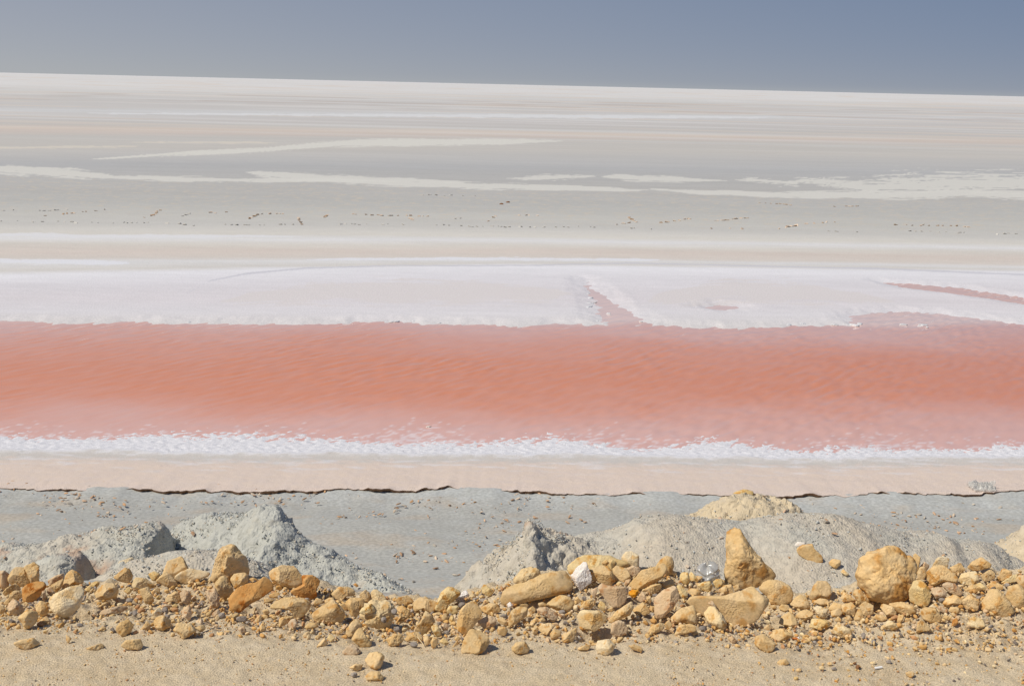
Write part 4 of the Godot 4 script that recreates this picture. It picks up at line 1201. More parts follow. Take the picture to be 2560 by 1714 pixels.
	rock(&"rock", "tan stone with a brown notch on the sand", "rock", "rocks heaped along the road edge", Vector3(-1.002, 0.018, -3.205), 0.303, 0.464, 0.0280, &"tan", &"r", 4, [-41,3,-18,24,20,17,39,-7,19,-18,-6,-30,-20,-7])
	rock(&"stone", "small pinkish stone below the broad low tan rock right of the orange slab", "stone", "small stones in the rubble line", Vector3(-0.683, -0.003, -3.301), 0.204, 0.468, 0.0139, &"pink", &"r", 3, [-17,0,-7,15,9,17,17,0,8,-15,-10,-16])
	rock(&"stone", "small ochre stone below the broad low tan rock right of the orange slab", "stone", "small stones in the rubble line", Vector3(-0.710, 0.001, -3.316), 0.211, 0.464, 0.0187, &"ochre", &"a", 4, [-21,7,-8,12,27,14,29,3,6,-9,-20,-23])
	rock(&"stone", "little dark pyramid standing on the sand", "stone", "rocks heaped along the road edge", Vector3(-0.773, -0.000, -3.264), 0.233, 0.469, 0.0121, &"ochre", &"a", 3, [-11,-14,-8,6,1,19,14,-7])
	rock(&"stone", "small pinkish stone below the rough pinkish clod left of the orange slab", "stone", "small stones in the rubble line", Vector3(-0.950, -0.014, -3.382), 0.274, 0.454, 0.0127, &"pink", &"a", 3, [-15,1,7,17,15,4,3,-13,-11,-14])
	rock(&"rock", "kite-shaped rock in front of the pocked point", "rock", "rocks heaped along the road edge", Vector3(-0.976, -0.019, -3.583), 0.266, 0.433, 0.0296, &"tan", &"p", 4, [-32,18,-7,47,10,39,34,-12,14,-42,-10,-40,-28,-2])
	rock(&"stone", "small pinkish stone above the tan stone with a brown notch on the sand", "stone", "small stones in the rubble line", Vector3(-1.038, -0.002, -3.357), 0.300, 0.451, 0.0165, &"pink", &"c", 4, [-16,11,8,27,16,0,10,-24,-17,-12])
	rock(&"stone", "small tan stone right of the tan stone with a brown notch on the sand", "stone", "small stones in the rubble line", Vector3(-0.964, 0.001, -3.251), 0.288, 0.464, 0.0128, &"tan", &"r", 3, [-20,5,11,11,15,-5,-3,-13])
	rock(&"stone", "small pinkish stone left of the little dark pyramid standing on the sand", "stone", "small stones in the rubble line", Vector3(-0.832, 0.002, -3.246), 0.251, 0.469, 0.0117, &"pink", &"c", 3, [-15,5,5,12,14,-4,-2,-14])
	rock(&"stone", "small tan stone above the little dark pyramid standing on the sand", "stone", "small stones in the rubble line", Vector3(-0.805, -0.013, -3.347), 0.236, 0.462, 0.0115, &"tan", &"a", 3, [-14,-4,5,15,14,7,4,-10,-10,-12])
	rock(&"stone", "small tan stone left of the little dark pyramid standing on the sand", "stone", "small stones in the rubble line", Vector3(-0.888, -0.014, -3.366), 0.258, 0.458, 0.0129, &"tan", &"a", 3, [-21,1,12,12,18,2,-3,-12])
	rock(&"stone", "small pinkish stone above the rounded brown-ochre cobble on the sand edge", "stone", "small stones in the rubble line", Vector3(-1.138, -0.033, -3.459), 0.318, 0.444, 0.0113, &"pink", &"r", 3, [-19,8,-2,11,18,2,13,-12,-12,-7])
	rock(&"stone", "small yellow stone above the rounded brown-ochre cobble on the sand edge", "stone", "small stones in the rubble line", Vector3(-1.109, -0.029, -3.456), 0.311, 0.444, 0.0094, &"yellow", &"a", 3, [-10,5,4,11,11,1,-4,-14])
	rock(&"stone", "small pinkish stone right of the tan stone with a brown notch on the sand", "stone", "small stones in the rubble line", Vector3(-0.891, -0.002, -3.191), 0.272, 0.474, 0.0092, &"pink", &"a", 3, [-20,-3,15,6,6,-4])
	rock(&"stone", "small ochre stone left of the broad low tan rock right of the orange slab", "stone", "small stones in the rubble line", Vector3(-0.806, -0.051, -3.601), 0.220, 0.443, 0.0116, &"ochre", &"a", 3, [-22,4,5,12,20,6,14,-11,-20,-6])
	rock(&"rock", "square ochre block wedged above the orange slab", "rock", "rocks heaped along the road edge", Vector3(-0.948, -0.032, -3.681), 0.252, 0.428, 0.0234, &"ochre", &"a", 4, [-34,1,-16,23,22,24,34,10,31,-10,-18,-31])
	rock(&"stone", "small ochre stone right of the square ochre block wedged above the orange slab", "stone", "small stones in the rubble line", Vector3(-0.906, -0.052, -3.722), 0.239, 0.429, 0.0103, &"ochre", &"a", 3, [-18,6,-2,10,20,-2,-3,-11])
	rock(&"stone", "small ochre stone right of the tilted orange slab with a deep shadow beneath", "stone", "small stones in the rubble line", Vector3(-0.817, -0.047, -3.551), 0.226, 0.447, 0.0099, &"ochre", &"a", 3, [-16,10,23,0,8,-9,-14,-4])
	rock(&"stone", "small tan stone left of the broad low tan rock right of the orange slab", "stone", "small stones in the rubble line", Vector3(-0.796, -0.024, -3.421), 0.229, 0.456, 0.0108, &"tan", &"a", 3, [-14,6,7,11,13,-3,-3,-14])
	rock(&"stone", "small yellow stone right of the upright four-sided ochre block", "stone", "small stones in the rubble line", Vector3(-1.200, -0.055, -3.576), 0.324, 0.435, 0.0084, &"yellow", &"r", 3, [-12,2,3,10,12,2,2,-10,-10,-6])
	rock(&"stone", "small tan stone right of the pale yellow lump with a grey pebble on it", "stone", "small stones in the rubble line", Vector3(-1.230, -0.061, -3.628), 0.327, 0.431, 0.0103, &"tan", &"a", 3, [-12,5,3,14,17,-1,2,-11,-13,-10])
	rock(&"stone", "small ochre stone below the rough pinkish clod left of the orange slab", "stone", "small stones in the rubble line", Vector3(-0.991, -0.022, -3.408), 0.283, 0.452, 0.0082, &"ochre", &"a", 3, [-11,-1,3,9,11,1,-4,-9])
	rock(&"stone", "small tan stone below the tilted orange slab with a deep shadow beneath", "stone", "small stones in the rubble line", Vector3(-0.840, -0.033, -3.456), 0.238, 0.453, 0.0061, &"tan", &"r", 3, [-7,4,3,8,7,-2,-3,-8])
	rock(&"stone", "small cream stone above the rounded brown-ochre cobble on the sand edge", "stone", "small stones in the rubble line", Vector3(-1.149, -0.021, -3.396), 0.326, 0.448, 0.0136, &"cream", &"a", 3, [-17,3,7,16,19,-2,1,-13,-17,-9])
	rock(&"rock_slab", "tilted orange slab with a deep shadow beneath", "rock slab", "rocks heaped along the road edge", Vector3(-0.863, 0.009, -3.484), 0.243, 0.440, 0.0284, &"rust", &"s", 5, [-71,-4,-45,22,-4,36,20,36,54,58,82,31,79,8,42,-13,-1,-34,-35,-59,-65,-49])
	rock(&"rock", "large many-faced tan rock beside the orange slab", "rock", "rocks heaped along the road edge", Vector3(-0.786, -0.032, -3.712), 0.209, 0.428, 0.0392, &"tan", &"a", 5, [-67,18,-49,32,-13,43,30,37,64,-11,56,-31,25,-44,-23,-36,-55,-8])
	rock(&"rock", "orange wedge jammed behind a big tan rock", "rock", "rocks heaped along the road edge", Vector3(-0.698, -0.034, -3.634), 0.190, 0.438, 0.0380, &"rust", &"a", 5, [-20,44,20,43,49,23,31,-8,33,-31,13,-44,-39,-27,-66,-10,-16,12])
	rock(&"rock", "tent-shaped tan rock at the clay edge", "rock", "rocks heaped along the road edge", Vector3(-1.195, -0.021, -3.763), 0.308, 0.411, 0.0312, &"tan", &"a", 4, [-61,-49,-32,18,21,33,54,-43,51,-56,11,-57,-22,-61])
	rock(&"rock", "long loaf-shaped rock with a bright top", "rock", "rocks heaped along the road edge", Vector3(-1.133, -0.047, -3.734), 0.295, 0.421, 0.0271, &"cream", &"r", 4, [-63,5,-38,18,-2,28,17,20,67,10,69,-6,36,-15,-25,-27,-52,-14])
	rock(&"rock", "tan wedge left of the loaf-shaped rock", "rock", "rocks heaped along the road edge", Vector3(-1.207, -0.046, -3.688), 0.316, 0.423, 0.0263, &"tan", &"a", 4, [-42,1,-6,33,13,20,36,-16,18,-31,-18,-12])
	rock(&"pebble", "small grey pebble above the rounded brown-ochre cobble on the sand edge", "pebble", "grey and brown pebbles in the rubble", Vector3(-1.129, -0.024, -3.415), 0.319, 0.447, 0.0093, &"grey", &"r", 3, [10,-1,7,-12,-3,-12,-10,-5,-10,8,-1,12,8,11])
	rock(&"pebble", "small grey pebble below the rough pinkish clod left of the orange slab", "pebble", "grey and brown pebbles in the rubble", Vector3(-0.930, -0.017, -3.376), 0.269, 0.456, 0.0089, &"grey", &"r", 3, [11,-1,8,-10,-3,-10,-11,-4,-12,6,-2,10,8,9])
	rock(&"pebble", "small grey pebble left of the little dark pyramid standing on the sand", "pebble", "grey and brown pebbles in the rubble", Vector3(-0.861, -0.016, -3.354), 0.251, 0.460, 0.0108, &"grey", &"r", 3, [19,-2,13,-10,-5,-9,-17,-3,-19,6,-3,9,14,7])
	rock(&"pebble", "small grey pebble left of the rough pinkish clod left of the orange slab", "pebble", "grey and brown pebbles in the rubble", Vector3(-1.032, -0.041, -3.515), 0.286, 0.444, 0.0054, &"grey", &"r", 3, [9,-1,6,-6,-2,-5,-8,-2,-9,4,-1,5,6,4])
	rock(&"rock", "hump-backed tan rock with a brown shaded flank", "rock", "rocks heaped along the road edge", Vector3(-0.587, -0.022, -3.417), 0.170, 0.461, 0.0397, &"tan", &"r", 5, [-66,-1,-37,18,13,46,29,33,55,2,47,-26,9,-36,-43,-26])
	rock(&"sand_lump", "crumbling lump of cemented sand and pebbles", "sand lump", "rocks heaped along the road edge", Vector3(-0.418, -0.008, -3.391), 0.123, 0.464, 0.0269, &"sand", &"c", 5, [-69,-6,-55,14,-48,39,-24,46,16,42,58,34,61,1,41,-35,8,-53,-29,-47,-44,-19])
	rock(&"rock", "sharp-edged block beside the crumbling lump", "rock", "rocks heaped along the road edge", Vector3(-0.347, -0.049, -3.479), 0.099, 0.464, 0.0249, &"ochre", &"a", 4, [-23,24,-1,31,23,11,33,2,4,-22,-13,-35,-28,-30,-11,-9])
	rock(&"rock_slab", "smooth slab slanting up to the right", "rock slab", "rocks heaped along the road edge", Vector3(-0.259, 0.000, -3.319), 0.078, 0.472, 0.0221, &"ochre", &"s", 4, [-37,-23,-14,11,0,42,21,28,33,10,19,-12,-9,-39,-18,-30])
	rock(&"rock_slab", "tan slab leaning left of a pear-shaped stone", "rock slab", "rocks heaped along the road edge", Vector3(-0.482, 0.008, -3.261), 0.147, 0.474, 0.0240, &"tan", &"a", 4, [-27,-24,-22,0,1,28,14,28,30,9,23,-4,-5,-25,-18,-29])
	rock(&"rock", "pear-shaped stone with a brown base", "rock", "rocks heaped along the road edge", Vector3(-0.447, 0.015, -3.181), 0.139, 0.483, 0.0273, &"tan", &"r", 4, [-31,-3,-15,29,0,35,16,6,33,-14,29,-25,4,-28,-16,-14])
	rock(&"rock", "lone rounded stone with a clear dark shadow", "rock", "rocks heaped along the road edge", Vector3(-0.386, 0.020, -3.041), 0.126, 0.501, 0.0259, &"tan", &"r", 4, [-31,2,-18,21,6,26,29,15,25,-4,16,-22,-1,-30,-22,-14])
	rock(&"rock", "low triangular stone left of the lone stone", "rock", "rocks heaped along the road edge", Vector3(-0.466, 0.011, -3.110), 0.149, 0.493, 0.0212, &"pink", &"a", 4, [-33,-6,-15,12,2,22,31,-3,15,-15,-2,-15])
	rock(&"stone", "small tan stone left of the lone rounded stone with a clear dark shadow", "stone", "small stones in the rubble line", Vector3(-0.438, 0.008, -3.019), 0.144, 0.506, 0.0133, &"tan", &"c", 3, [-24,0,-5,10,19,7,14,-8,1,-11])
	rock(&"rock", "buried tan stone just below the lone stone", "rock", "rocks heaped along the road edge", Vector3(-0.379, 0.009, -2.968), 0.127, 0.514, 0.0127, &"tan", &"r", 4, [-29,-1,-13,15,13,14,29,-3,25,-13,-25,-11])
	rock(&"stone", "small tan stone left of the low triangular stone left of the lone stone", "stone", "small stones in the rubble line", Vector3(-0.562, 0.005, -3.168), 0.176, 0.485, 0.0149, &"tan", &"a", 3, [-22,-10,5,18,17,-4,6,-10])
	rock(&"rock", "flat-topped tan rock against grey clay", "rock", "rocks heaped along the road edge", Vector3(-0.577, -0.068, -3.667), 0.156, 0.444, 0.0271, &"tan", &"a", 4, [-46,-2,-15,24,18,22,43,9,45,-11,7,-12,-8,-34,-33,-13])
	rock(&"stone", "small yellow stone left of the tan slab leaning left of a pear-shaped stone", "stone", "small stones in the rubble line", Vector3(-0.545, 0.001, -3.206), 0.169, 0.481, 0.0108, &"yellow", &"a", 3, [-13,0,-2,13,14,-1,0,-12])
	rock(&"stone", "small ochre stone left of the flat ochre cap propped on a grey stone", "stone", "small stones in the rubble line", Vector3(-0.340, 0.011, -3.185), 0.106, 0.485, 0.0195, &"ochre", &"c", 4, [-27,4,-7,17,23,18,27,-2,0,-20,-22,-15])
	rock(&"rock", "flat ochre cap propped on a grey stone", "rock", "rocks heaped along the road edge", Vector3(-0.284, 0.002, -3.222), 0.088, 0.483, 0.0199, &"ochre", &"a", 4, [-33,-9,-20,11,3,19,23,8,30,-8,21,-16,-2,-9,-24,-13])
	rock(&"stone", "small tan stone right of the flat ochre cap propped on a grey stone", "stone", "small stones in the rubble line", Vector3(-0.244, 0.007, -3.195), 0.076, 0.486, 0.0121, &"tan", &"r", 3, [-12,11,4,15,13,2,8,-11,-5,-17,-10,-2])
	rock(&"stone", "small ochre stone right of the flat ochre cap propped on a grey stone", "stone", "small stones in the rubble line", Vector3(-0.219, 0.011, -3.177), 0.069, 0.488, 0.0125, &"ochre", &"a", 3, [-12,-1,-5,17,8,16,13,1,2,-18,-9,-16])
	rock(&"stone", "small yellow stone right of the flat ochre cap propped on a grey stone", "stone", "small stones in the rubble line", Vector3(-0.190, 0.001, -3.201), 0.059, 0.487, 0.0126, &"yellow", &"a", 3, [-17,-1,-2,14,17,-5,5,-12])
	rock(&"stone", "small ochre stone left of the large block alone on sand with a sharp edge", "stone", "small stones in the rubble line", Vector3(-0.152, 0.008, -3.175), 0.048, 0.489, 0.0122, &"ochre", &"a", 3, [-16,-15,6,15,10,0])
	rock(&"stone", "small yellow stone right of the smooth slab slanting up to the right", "stone", "small stones in the rubble line", Vector3(-0.220, -0.006, -3.286), 0.067, 0.478, 0.0159, &"yellow", &"a", 3, [-19,13,-1,21,13,3,16,-19,4,-21,-10,-8])
	rock(&"stone", "small tan stone left of the yellow stone with a dark honeycombed band", "stone", "small stones in the rubble line", Vector3(-0.238, -0.094, -3.572), 0.066, 0.464, 0.0110, &"tan", &"a", 3, [-18,3,7,9,22,3,-8,-12])
	rock(&"rock", "ochre rock with an orange underside", "rock", "rocks heaped along the road edge", Vector3(-0.519, -0.060, -3.553), 0.145, 0.456, 0.0268, &"ochre", &"a", 4, [-37,11,-15,30,27,26,35,4,15,-22,9,-39,-13,-36,-20,-16])
	rock(&"stone", "small tan stone below the yellow stone with a dark honeycombed band", "stone", "small stones in the rubble line", Vector3(-0.206, -0.063, -3.487), 0.059, 0.467, 0.0108, &"tan", &"r", 3, [-14,5,1,15,13,0,6,-14,-8,-9])
	rock(&"stone", "yellow stone with a dark honeycombed band", "stone", "rocks heaped along the road edge", Vector3(-0.184, -0.077, -3.575), 0.052, 0.461, 0.0145, &"yellow", &"p", 3, [-22,-3,-12,16,21,14,19,-10,-6,-18,-19,-13])
	rock(&"stone", "small yellow stone below the yellow stone with a dark honeycombed band", "stone", "small stones in the rubble line", Vector3(-0.180, -0.042, -3.431), 0.052, 0.469, 0.0103, &"yellow", &"a", 3, [-10,-1,-1,18,9,10,7,-11,-3,-18])
	rock(&"stone", "small pinkish stone right of the smooth slab slanting up to the right", "stone", "small stones in the rubble line", Vector3(-0.197, -0.027, -3.353), 0.059, 0.475, 0.0117, &"pink", &"c", 3, [-13,3,1,15,15,5,8,-8,-8,-15])
	rock(&"stone", "small tan stone left of the flat-topped tan rock against grey clay", "stone", "small stones in the rubble line", Vector3(-0.617, -0.068, -3.607), 0.170, 0.450, 0.0109, &"tan", &"a", 3, [-19,1,-1,10,19,9,14,-6,-14,-12])
	rock(&"stone", "small tan stone above the hump-backed tan rock with a brown shaded flank", "stone", "small stones in the rubble line", Vector3(-0.649, -0.055, -3.568), 0.180, 0.451, 0.0117, &"tan", &"a", 3, [-16,-1,-6,13,12,9,19,-3,-11,-14])
	rock(&"stone", "small tan stone left of the ochre rock with an orange underside", "stone", "small stones in the rubble line", Vector3(-0.563, -0.078, -3.580), 0.156, 0.456, 0.0110, &"tan", &"a", 3, [-16,10,4,12,16,-9,3,-13,-9,-5])
	rock(&"stone", "small tan stone left of the hump-backed tan rock with a brown shaded flank", "stone", "small stones in the rubble line", Vector3(-0.625, -0.013, -3.312), 0.186, 0.470, 0.0136, &"tan", &"r", 3, [-25,-4,-7,11,19,9,23,-5,-12,-11])
	rock(&"stone", "small pinkish stone left of the tan slab leaning left of a pear-shaped stone", "stone", "small stones in the rubble line", Vector3(-0.523, -0.030, -3.338), 0.156, 0.473, 0.0075, &"pink", &"a", 3, [-10,-3,1,8,11,5,-1,-8])
	rock(&"stone", "small tan stone left of the smooth square yellow-tan rock beside grey clay", "stone", "small stones in the rubble line", Vector3(-0.503, -0.092, -3.699), 0.135, 0.447, 0.0166, &"tan", &"p", 4, [-24,4,2,24,17,10,12,-25,-4,-20])
	rock(&"stone", "small ochre stone left of the tan slab leaning left of a pear-shaped stone", "stone", "small stones in the rubble line", Vector3(-0.528, -0.020, -3.284), 0.159, 0.477, 0.0063, &"ochre", &"a", 3, [-11,-1,3,5,10,1,-2,-5])
	rock(&"stone", "small reddish stone on the grey clay slope", "stone", "rocks heaped along the road edge", Vector3(-0.662, -0.462, -4.567), 0.144, 0.438, 0.0069, &"rust", &"a", 3, [-14,3,-1,10,14,-5,2,-9])
	rock(&"rock", "smooth square yellow-tan rock beside grey clay", "rock", "rocks heaped along the road edge", Vector3(-0.462, -0.098, -3.706), 0.124, 0.449, 0.0208, &"sand", &"a", 4, [-28,-5,-23,20,-5,28,26,8,36,-15,5,-21,-26,-18])
	rock(&"rock", "low pointed ochre rock at the clay gap", "rock", "rocks heaped along the road edge", Vector3(-0.363, -0.107, -3.699), 0.098, 0.452, 0.0198, &"ochre", &"a", 4, [-39,6,-20,10,11,20,37,-3,11,-17,-20,-14])
	rock(&"rock", "wide tan block below the grey clay gap", "rock", "rocks heaped along the road edge", Vector3(-0.284, -0.090, -3.632), 0.078, 0.457, 0.0270, &"tan", &"a", 4, [-45,-14,-40,11,-22,29,6,23,44,12,42,-12,26,-30,-4,-19,-14,-9,-39,-26])
	rock(&"rock", "dome-topped yellow rock with a honeycombed side", "rock", "rocks heaped along the road edge", Vector3(-0.208, -0.064, -3.631), 0.057, 0.452, 0.0355, &"yellow", &"r", 5, [-33,-8,-21,22,1,43,27,43,53,20,32,0,5,-22,-3,-50,-43,-44])
	rock(&"stone", "small yellow stone lying on the crumbling lump of cemented sand and pebbles", "stone", "small stones in the rubble line", Vector3(-0.451, 0.019, -3.369), 0.133, 0.459, 0.0180, &"yellow", &"a", 4, [-29,-9,-18,7,15,20,25,1,22,-8,-13,-16])
	rock(&"pebble", "small grey pebble below the flat ochre cap propped on a grey stone", "pebble", "grey and brown pebbles in the rubble", Vector3(-0.282, 0.002, -3.176), 0.088, 0.489, 0.0088, &"grey", &"r", 3, [12,0,9,-8,-3,-9,-11,-4,-13,5,-2,9,9,8])
	rock(&"pebble", "small grey pebble lying on the crumbling lump of cemented sand and pebbles", "pebble", "grey and brown pebbles in the rubble", Vector3(-0.397, -0.011, -3.360), 0.118, 0.468, 0.0080, &"grey", &"r", 3, [9,0,7,-10,-2,-10,-9,-5,-10,5,-2,10,7,9])
	rock(&"pebble", "small grey rounded pebble lying on the crumbling lump of cemented sand and pebbles", "pebble", "grey and brown pebbles in the rubble", Vector3(-0.365, 0.012, -3.375), 0.108, 0.461, 0.0080, &"grey", &"r", 3, [10,0,7,-10,-2,-10,-9,-5,-10,5,-2,10,7,10])
	rock(&"pebble", "small grey pebble left of the flat ochre cap propped on a grey stone", "pebble", "grey and brown pebbles in the rubble", Vector3(-0.352, -0.032, -3.337), 0.105, 0.476, 0.0085, &"grey", &"r", 3, [11,0,7,-9,-3,-10,-10,-5,-11,5,-2,10,8,9])
	rock(&"pebble", "small grey pebble left of the tall ochre rock with a brown shaded side", "pebble", "grey and brown pebbles in the rubble", Vector3(-0.187, -0.022, -3.302), 0.056, 0.480, 0.0062, &"grey", &"r", 3, [9,0,7,-6,-2,-6,-9,-3,-10,3,-2,6,7,6])
	rock(&"pebble", "small grey pebble right of the flat ochre cap propped on a grey stone", "pebble", "grey and brown pebbles in the rubble", Vector3(-0.242, -0.018, -3.273), 0.074, 0.482, 0.0071, &"grey", &"r", 3, [10,0,7,-6,-3,-7,-10,-4,-11,4,-2,7,7,6])
	rock(&"pebble", "small grey pebble below the yellow stone with a dark honeycombed band", "pebble", "grey and brown pebbles in the rubble", Vector3(-0.221, -0.066, -3.453), 0.064, 0.472, 0.0059, &"grey", &"r", 3, [9,0,6,-6,-2,-6,-8,-3,-9,3,-2,6,6,6])
	rock(&"pebble", "small grey pebble above the tan slab leaning left of a pear-shaped stone", "pebble", "grey and brown pebbles in the rubble", Vector3(-0.525, -0.065, -3.461), 0.151, 0.467, 0.0062, &"grey", &"r", 3, [10,0,7,-6,-3,-6,-9,-3,-10,4,-2,6,7,6])
	rock(&"pebble", "small grey pebble below the hump-backed tan rock with a brown shaded flank", "pebble", "grey and brown pebbles in the rubble", Vector3(-0.561, -0.022, -3.300), 0.168, 0.475, 0.0057, &"grey", &"r", 3, [9,0,7,-5,-2,-5,-9,-2,-10,3,-2,5,7,4])
	rock(&"pebble", "small grey pebble left of the buried tan stone just below the lone stone", "pebble", "grey and brown pebbles in the rubble", Vector3(-0.440, 0.006, -2.980), 0.146, 0.512, 0.0076, &"grey", &"r", 3, [9,0,7,-7,-2,-7,-9,-3,-10,4,-2,7,7,7])
	rock(&"sand_lump", "crumbly white lump beside the yellow dome", "sand lump", "rocks heaped along the road edge", Vector3(-0.154, -0.081, -3.686), 0.042, 0.450, 0.0183, &"white", &"b", 4, [-29,-10,-9,12,14,25,25,2,12,-13,-18,-20])
	rock(&"rock", "large block alone on sand with a sharp edge", "rock", "rocks heaped along the road edge", Vector3(-0.092, 0.026, -3.152), 0.029, 0.488, 0.0374, &"ochre", &"a", 5, [-44,-36,-40,2,-16,43,17,35,42,18,47,5,32,-25,5,-39,-30,-30])
	rock(&"rock", "potato-shaped stone alone on the sand", "rock", "rocks heaped along the road edge", Vector3(0.049, 0.015, -3.146), -0.016, 0.492, 0.0207, &"tan", &"r", 4, [-30,2,-15,17,12,20,30,-1,24,-14,-9,-19,-25,-11])
	rock(&"stone", "small ochre stone left of the long bumpy greyish stone", "stone", "small stones in the rubble line", Vector3(0.088, -0.003, -3.437), -0.026, 0.460, 0.0115, &"ochre", &"a", 3, [-15,3,2,15,13,4,10,-8,-4,-15])
	rock(&"rock", "long bumpy greyish stone", "rock", "rocks heaped along the road edge", Vector3(0.138, 0.017, -3.378), -0.041, 0.462, 0.0205, &"pink", &"p", 4, [-39,11,-30,21,-2,20,34,0,33,-16,19,-28,-3,-13,-32,-2])
	rock(&"rock", "rounded tan rock under the slab's right end", "rock", "rocks heaped along the road edge", Vector3(0.187, 0.018, -3.452), -0.054, 0.453, 0.0298, &"tan", &"r", 4, [-55,-7,-32,13,-4,29,30,25,43,2,37,-15,18,-27,-16,-24])
	rock(&"stone", "small tan stone above the long bumpy greyish stone", "stone", "small stones in the rubble line", Vector3(0.124, -0.005, -3.484), -0.036, 0.455, 0.0099, &"tan", &"r", 3, [-17,5,0,10,17,1,13,-8,-12,-7])
	rock(&"stone", "small tan stone below the long bumpy greyish stone", "stone", "small stones in the rubble line", Vector3(0.130, 0.016, -3.275), -0.040, 0.475, 0.0205, &"tan", &"a", 4, [-28,2,-10,14,11,19,29,11,12,-10,3,-23,-13,-17])
	rock(&"stone", "small ochre stone left of the tooth-shaped stone with a round shadow", "stone", "small stones in the rubble line", Vector3(0.158, 0.014, -3.241), -0.049, 0.479, 0.0160, &"ochre", &"a", 3, [-18,1,-3,18,20,10,16,-6,-11,-20])
	rock(&"rock", "tooth-shaped stone with a round shadow", "rock", "rocks heaped along the road edge", Vector3(0.203, 0.013, -3.234), -0.063, 0.480, 0.0202, &"tan", &"a", 4, [-26,2,-3,14,23,29,22,9,12,-18,-23,-20])
	rock(&"rock_slab", "widest tan slab, slanting over a black gap", "rock slab", "rocks heaped along the road edge", Vector3(0.108, 0.009, -3.578), -0.030, 0.441, 0.0324, &"tan", &"s", 5, [-136,-61,-128,-22,-89,11,-42,20,12,49,50,60,107,66,126,2,96,-12,37,-28,-86,-59,-114,-63])
	rock(&"stone", "small ochre stone below the long bumpy greyish stone", "stone", "small stones in the rubble line", Vector3(0.097, 0.006, -3.284), -0.029, 0.476, 0.0111, &"ochre", &"a", 3, [-11,0,-2,16,12,10,6,-13,-8,-15])
	rock(&"stone", "small tan stone left of the cleft cream stone low on the sand", "stone", "small stones in the rubble line", Vector3(0.248, 0.005, -3.176), -0.078, 0.489, 0.0135, &"tan", &"a", 3, [-27,-3,-1,7,24,13,11,-7,-18,-9])
	rock(&"stone", "small white stone above the tan rock below the middle of the slab", "stone", "small stones in the rubble line", Vector3(0.013, -0.026, -3.520), -0.004, 0.456, 0.0085, &"white", &"a", 3, [-11,1,1,11,12,-1,-3,-11])
	rock(&"stone", "small tan stone above the tan rock below the middle of the slab", "stone", "small stones in the rubble line", Vector3(0.064, -0.014, -3.494), -0.018, 0.456, 0.0093, &"tan", &"a", 3, [-22,1,2,7,15,2,10,-8])
	rock(&"stone", "small tan stone right of the sharp-cornered pinkish stone under the tan slab", "stone", "small stones in the rubble line", Vector3(-0.008, -0.005, -3.356), 0.002, 0.470, 0.0147, &"tan", &"a", 3, [-22,8,-3,15,21,-5,14,-15,-8,-8])
	rock(&"stone", "small yellow stone above the ochre rock under the widest slab's left end", "stone", "small stones in the rubble line", Vector3(-0.068, -0.050, -3.677), 0.018, 0.444, 0.0164, &"yellow", &"a", 4, [-22,11,-11,24,20,4,23,-13,5,-21,-16,-9])
	rock(&"stone", "small tan stone right of the rounded tan rock under the slab's right end", "stone", "small stones in the rubble line", Vector3(0.242, 0.011, -3.494), -0.069, 0.449, 0.0094, &"tan", &"a", 3, [-12,2,-3,12,13,-2,1,-12])
	rock(&"sand_lump", "knobbly pale yellow lump behind the widest slab", "sand lump", "rocks heaped along the road edge", Vector3(0.077, -0.008, -3.722), -0.021, 0.430, 0.0298, &"sand", &"c", 4, [-48,-27,-48,-11,-21,22,18,35,49,19,47,2,12,-25,-24,-33])
	rock(&"stone", "small yellow stone right of the crumbly white lump beside the yellow dome", "stone", "small stones in the rubble line", Vector3(-0.100, -0.070, -3.693), 0.027, 0.447, 0.0070, &"yellow", &"a", 3, [-9,3,1,11,9,-4,-3,-9])
	rock(&"stone", "small tan stone above the ochre rock under the widest slab's left end", "stone", "small stones in the rubble line", Vector3(-0.085, -0.063, -3.652), 0.023, 0.450, 0.0079, &"tan", &"r", 3, [-13,2,0,8,11,2,3,-10])
	rock(&"stone", "small sandy pale stone right of the crumbly white lump beside the yellow dome", "stone", "small stones in the rubble line", Vector3(-0.120, -0.076, -3.681), 0.033, 0.449, 0.0094, &"sand", &"a", 3, [-13,0,3,13,13,-2,-5,-12])
	rock(&"stone", "small tan stone above the sharp-cornered pinkish stone under the tan slab", "stone", "small stones in the rubble line", Vector3(-0.035, -0.047, -3.590), 0.010, 0.453, 0.0073, &"tan", &"a", 3, [-11,2,7,9,10,-3,-5,-9])
	rock(&"stone", "small cream stone right of the rounded tan rock under the slab's right end", "stone", "small stones in the rubble line", Vector3(0.232, 0.010, -3.436), -0.068, 0.456, 0.0071, &"cream", &"r", 3, [8,1,6,-9,-2,-11,-7,-6,-8,5,-2,10,5,10])
	rock(&"stone", "small tan stone left of the long bumpy greyish stone", "stone", "small stones in the rubble line", Vector3(0.093, 0.002, -3.349), -0.028, 0.469, 0.0112, &"tan", &"a", 3, [-15,-4,3,12,15,6,-1,-13])
	rock(&"stone", "small tan stone right of the tan rock below the middle of the slab", "stone", "small stones in the rubble line", Vector3(0.119, 0.001, -3.361), -0.035, 0.468, 0.0094, &"tan", &"a", 3, [-12,1,4,11,14,-1,-7,-11])
	rock(&"stone", "small tan stone below the tan rock below the middle of the slab", "stone", "small stones in the rubble line", Vector3(0.073, -0.004, -3.334), -0.022, 0.472, 0.0070, &"tan", &"a", 3, [-9,-1,0,8,10,0,-2,-8])
	rock(&"stone", "small tan stone left of the tooth-shaped stone with a round shadow", "stone", "small stones in the rubble line", Vector3(0.164, 0.003, -3.221), -0.051, 0.484, 0.0073, &"tan", &"a", 3, [-14,-2,9,8,9,-1,-4,-6])
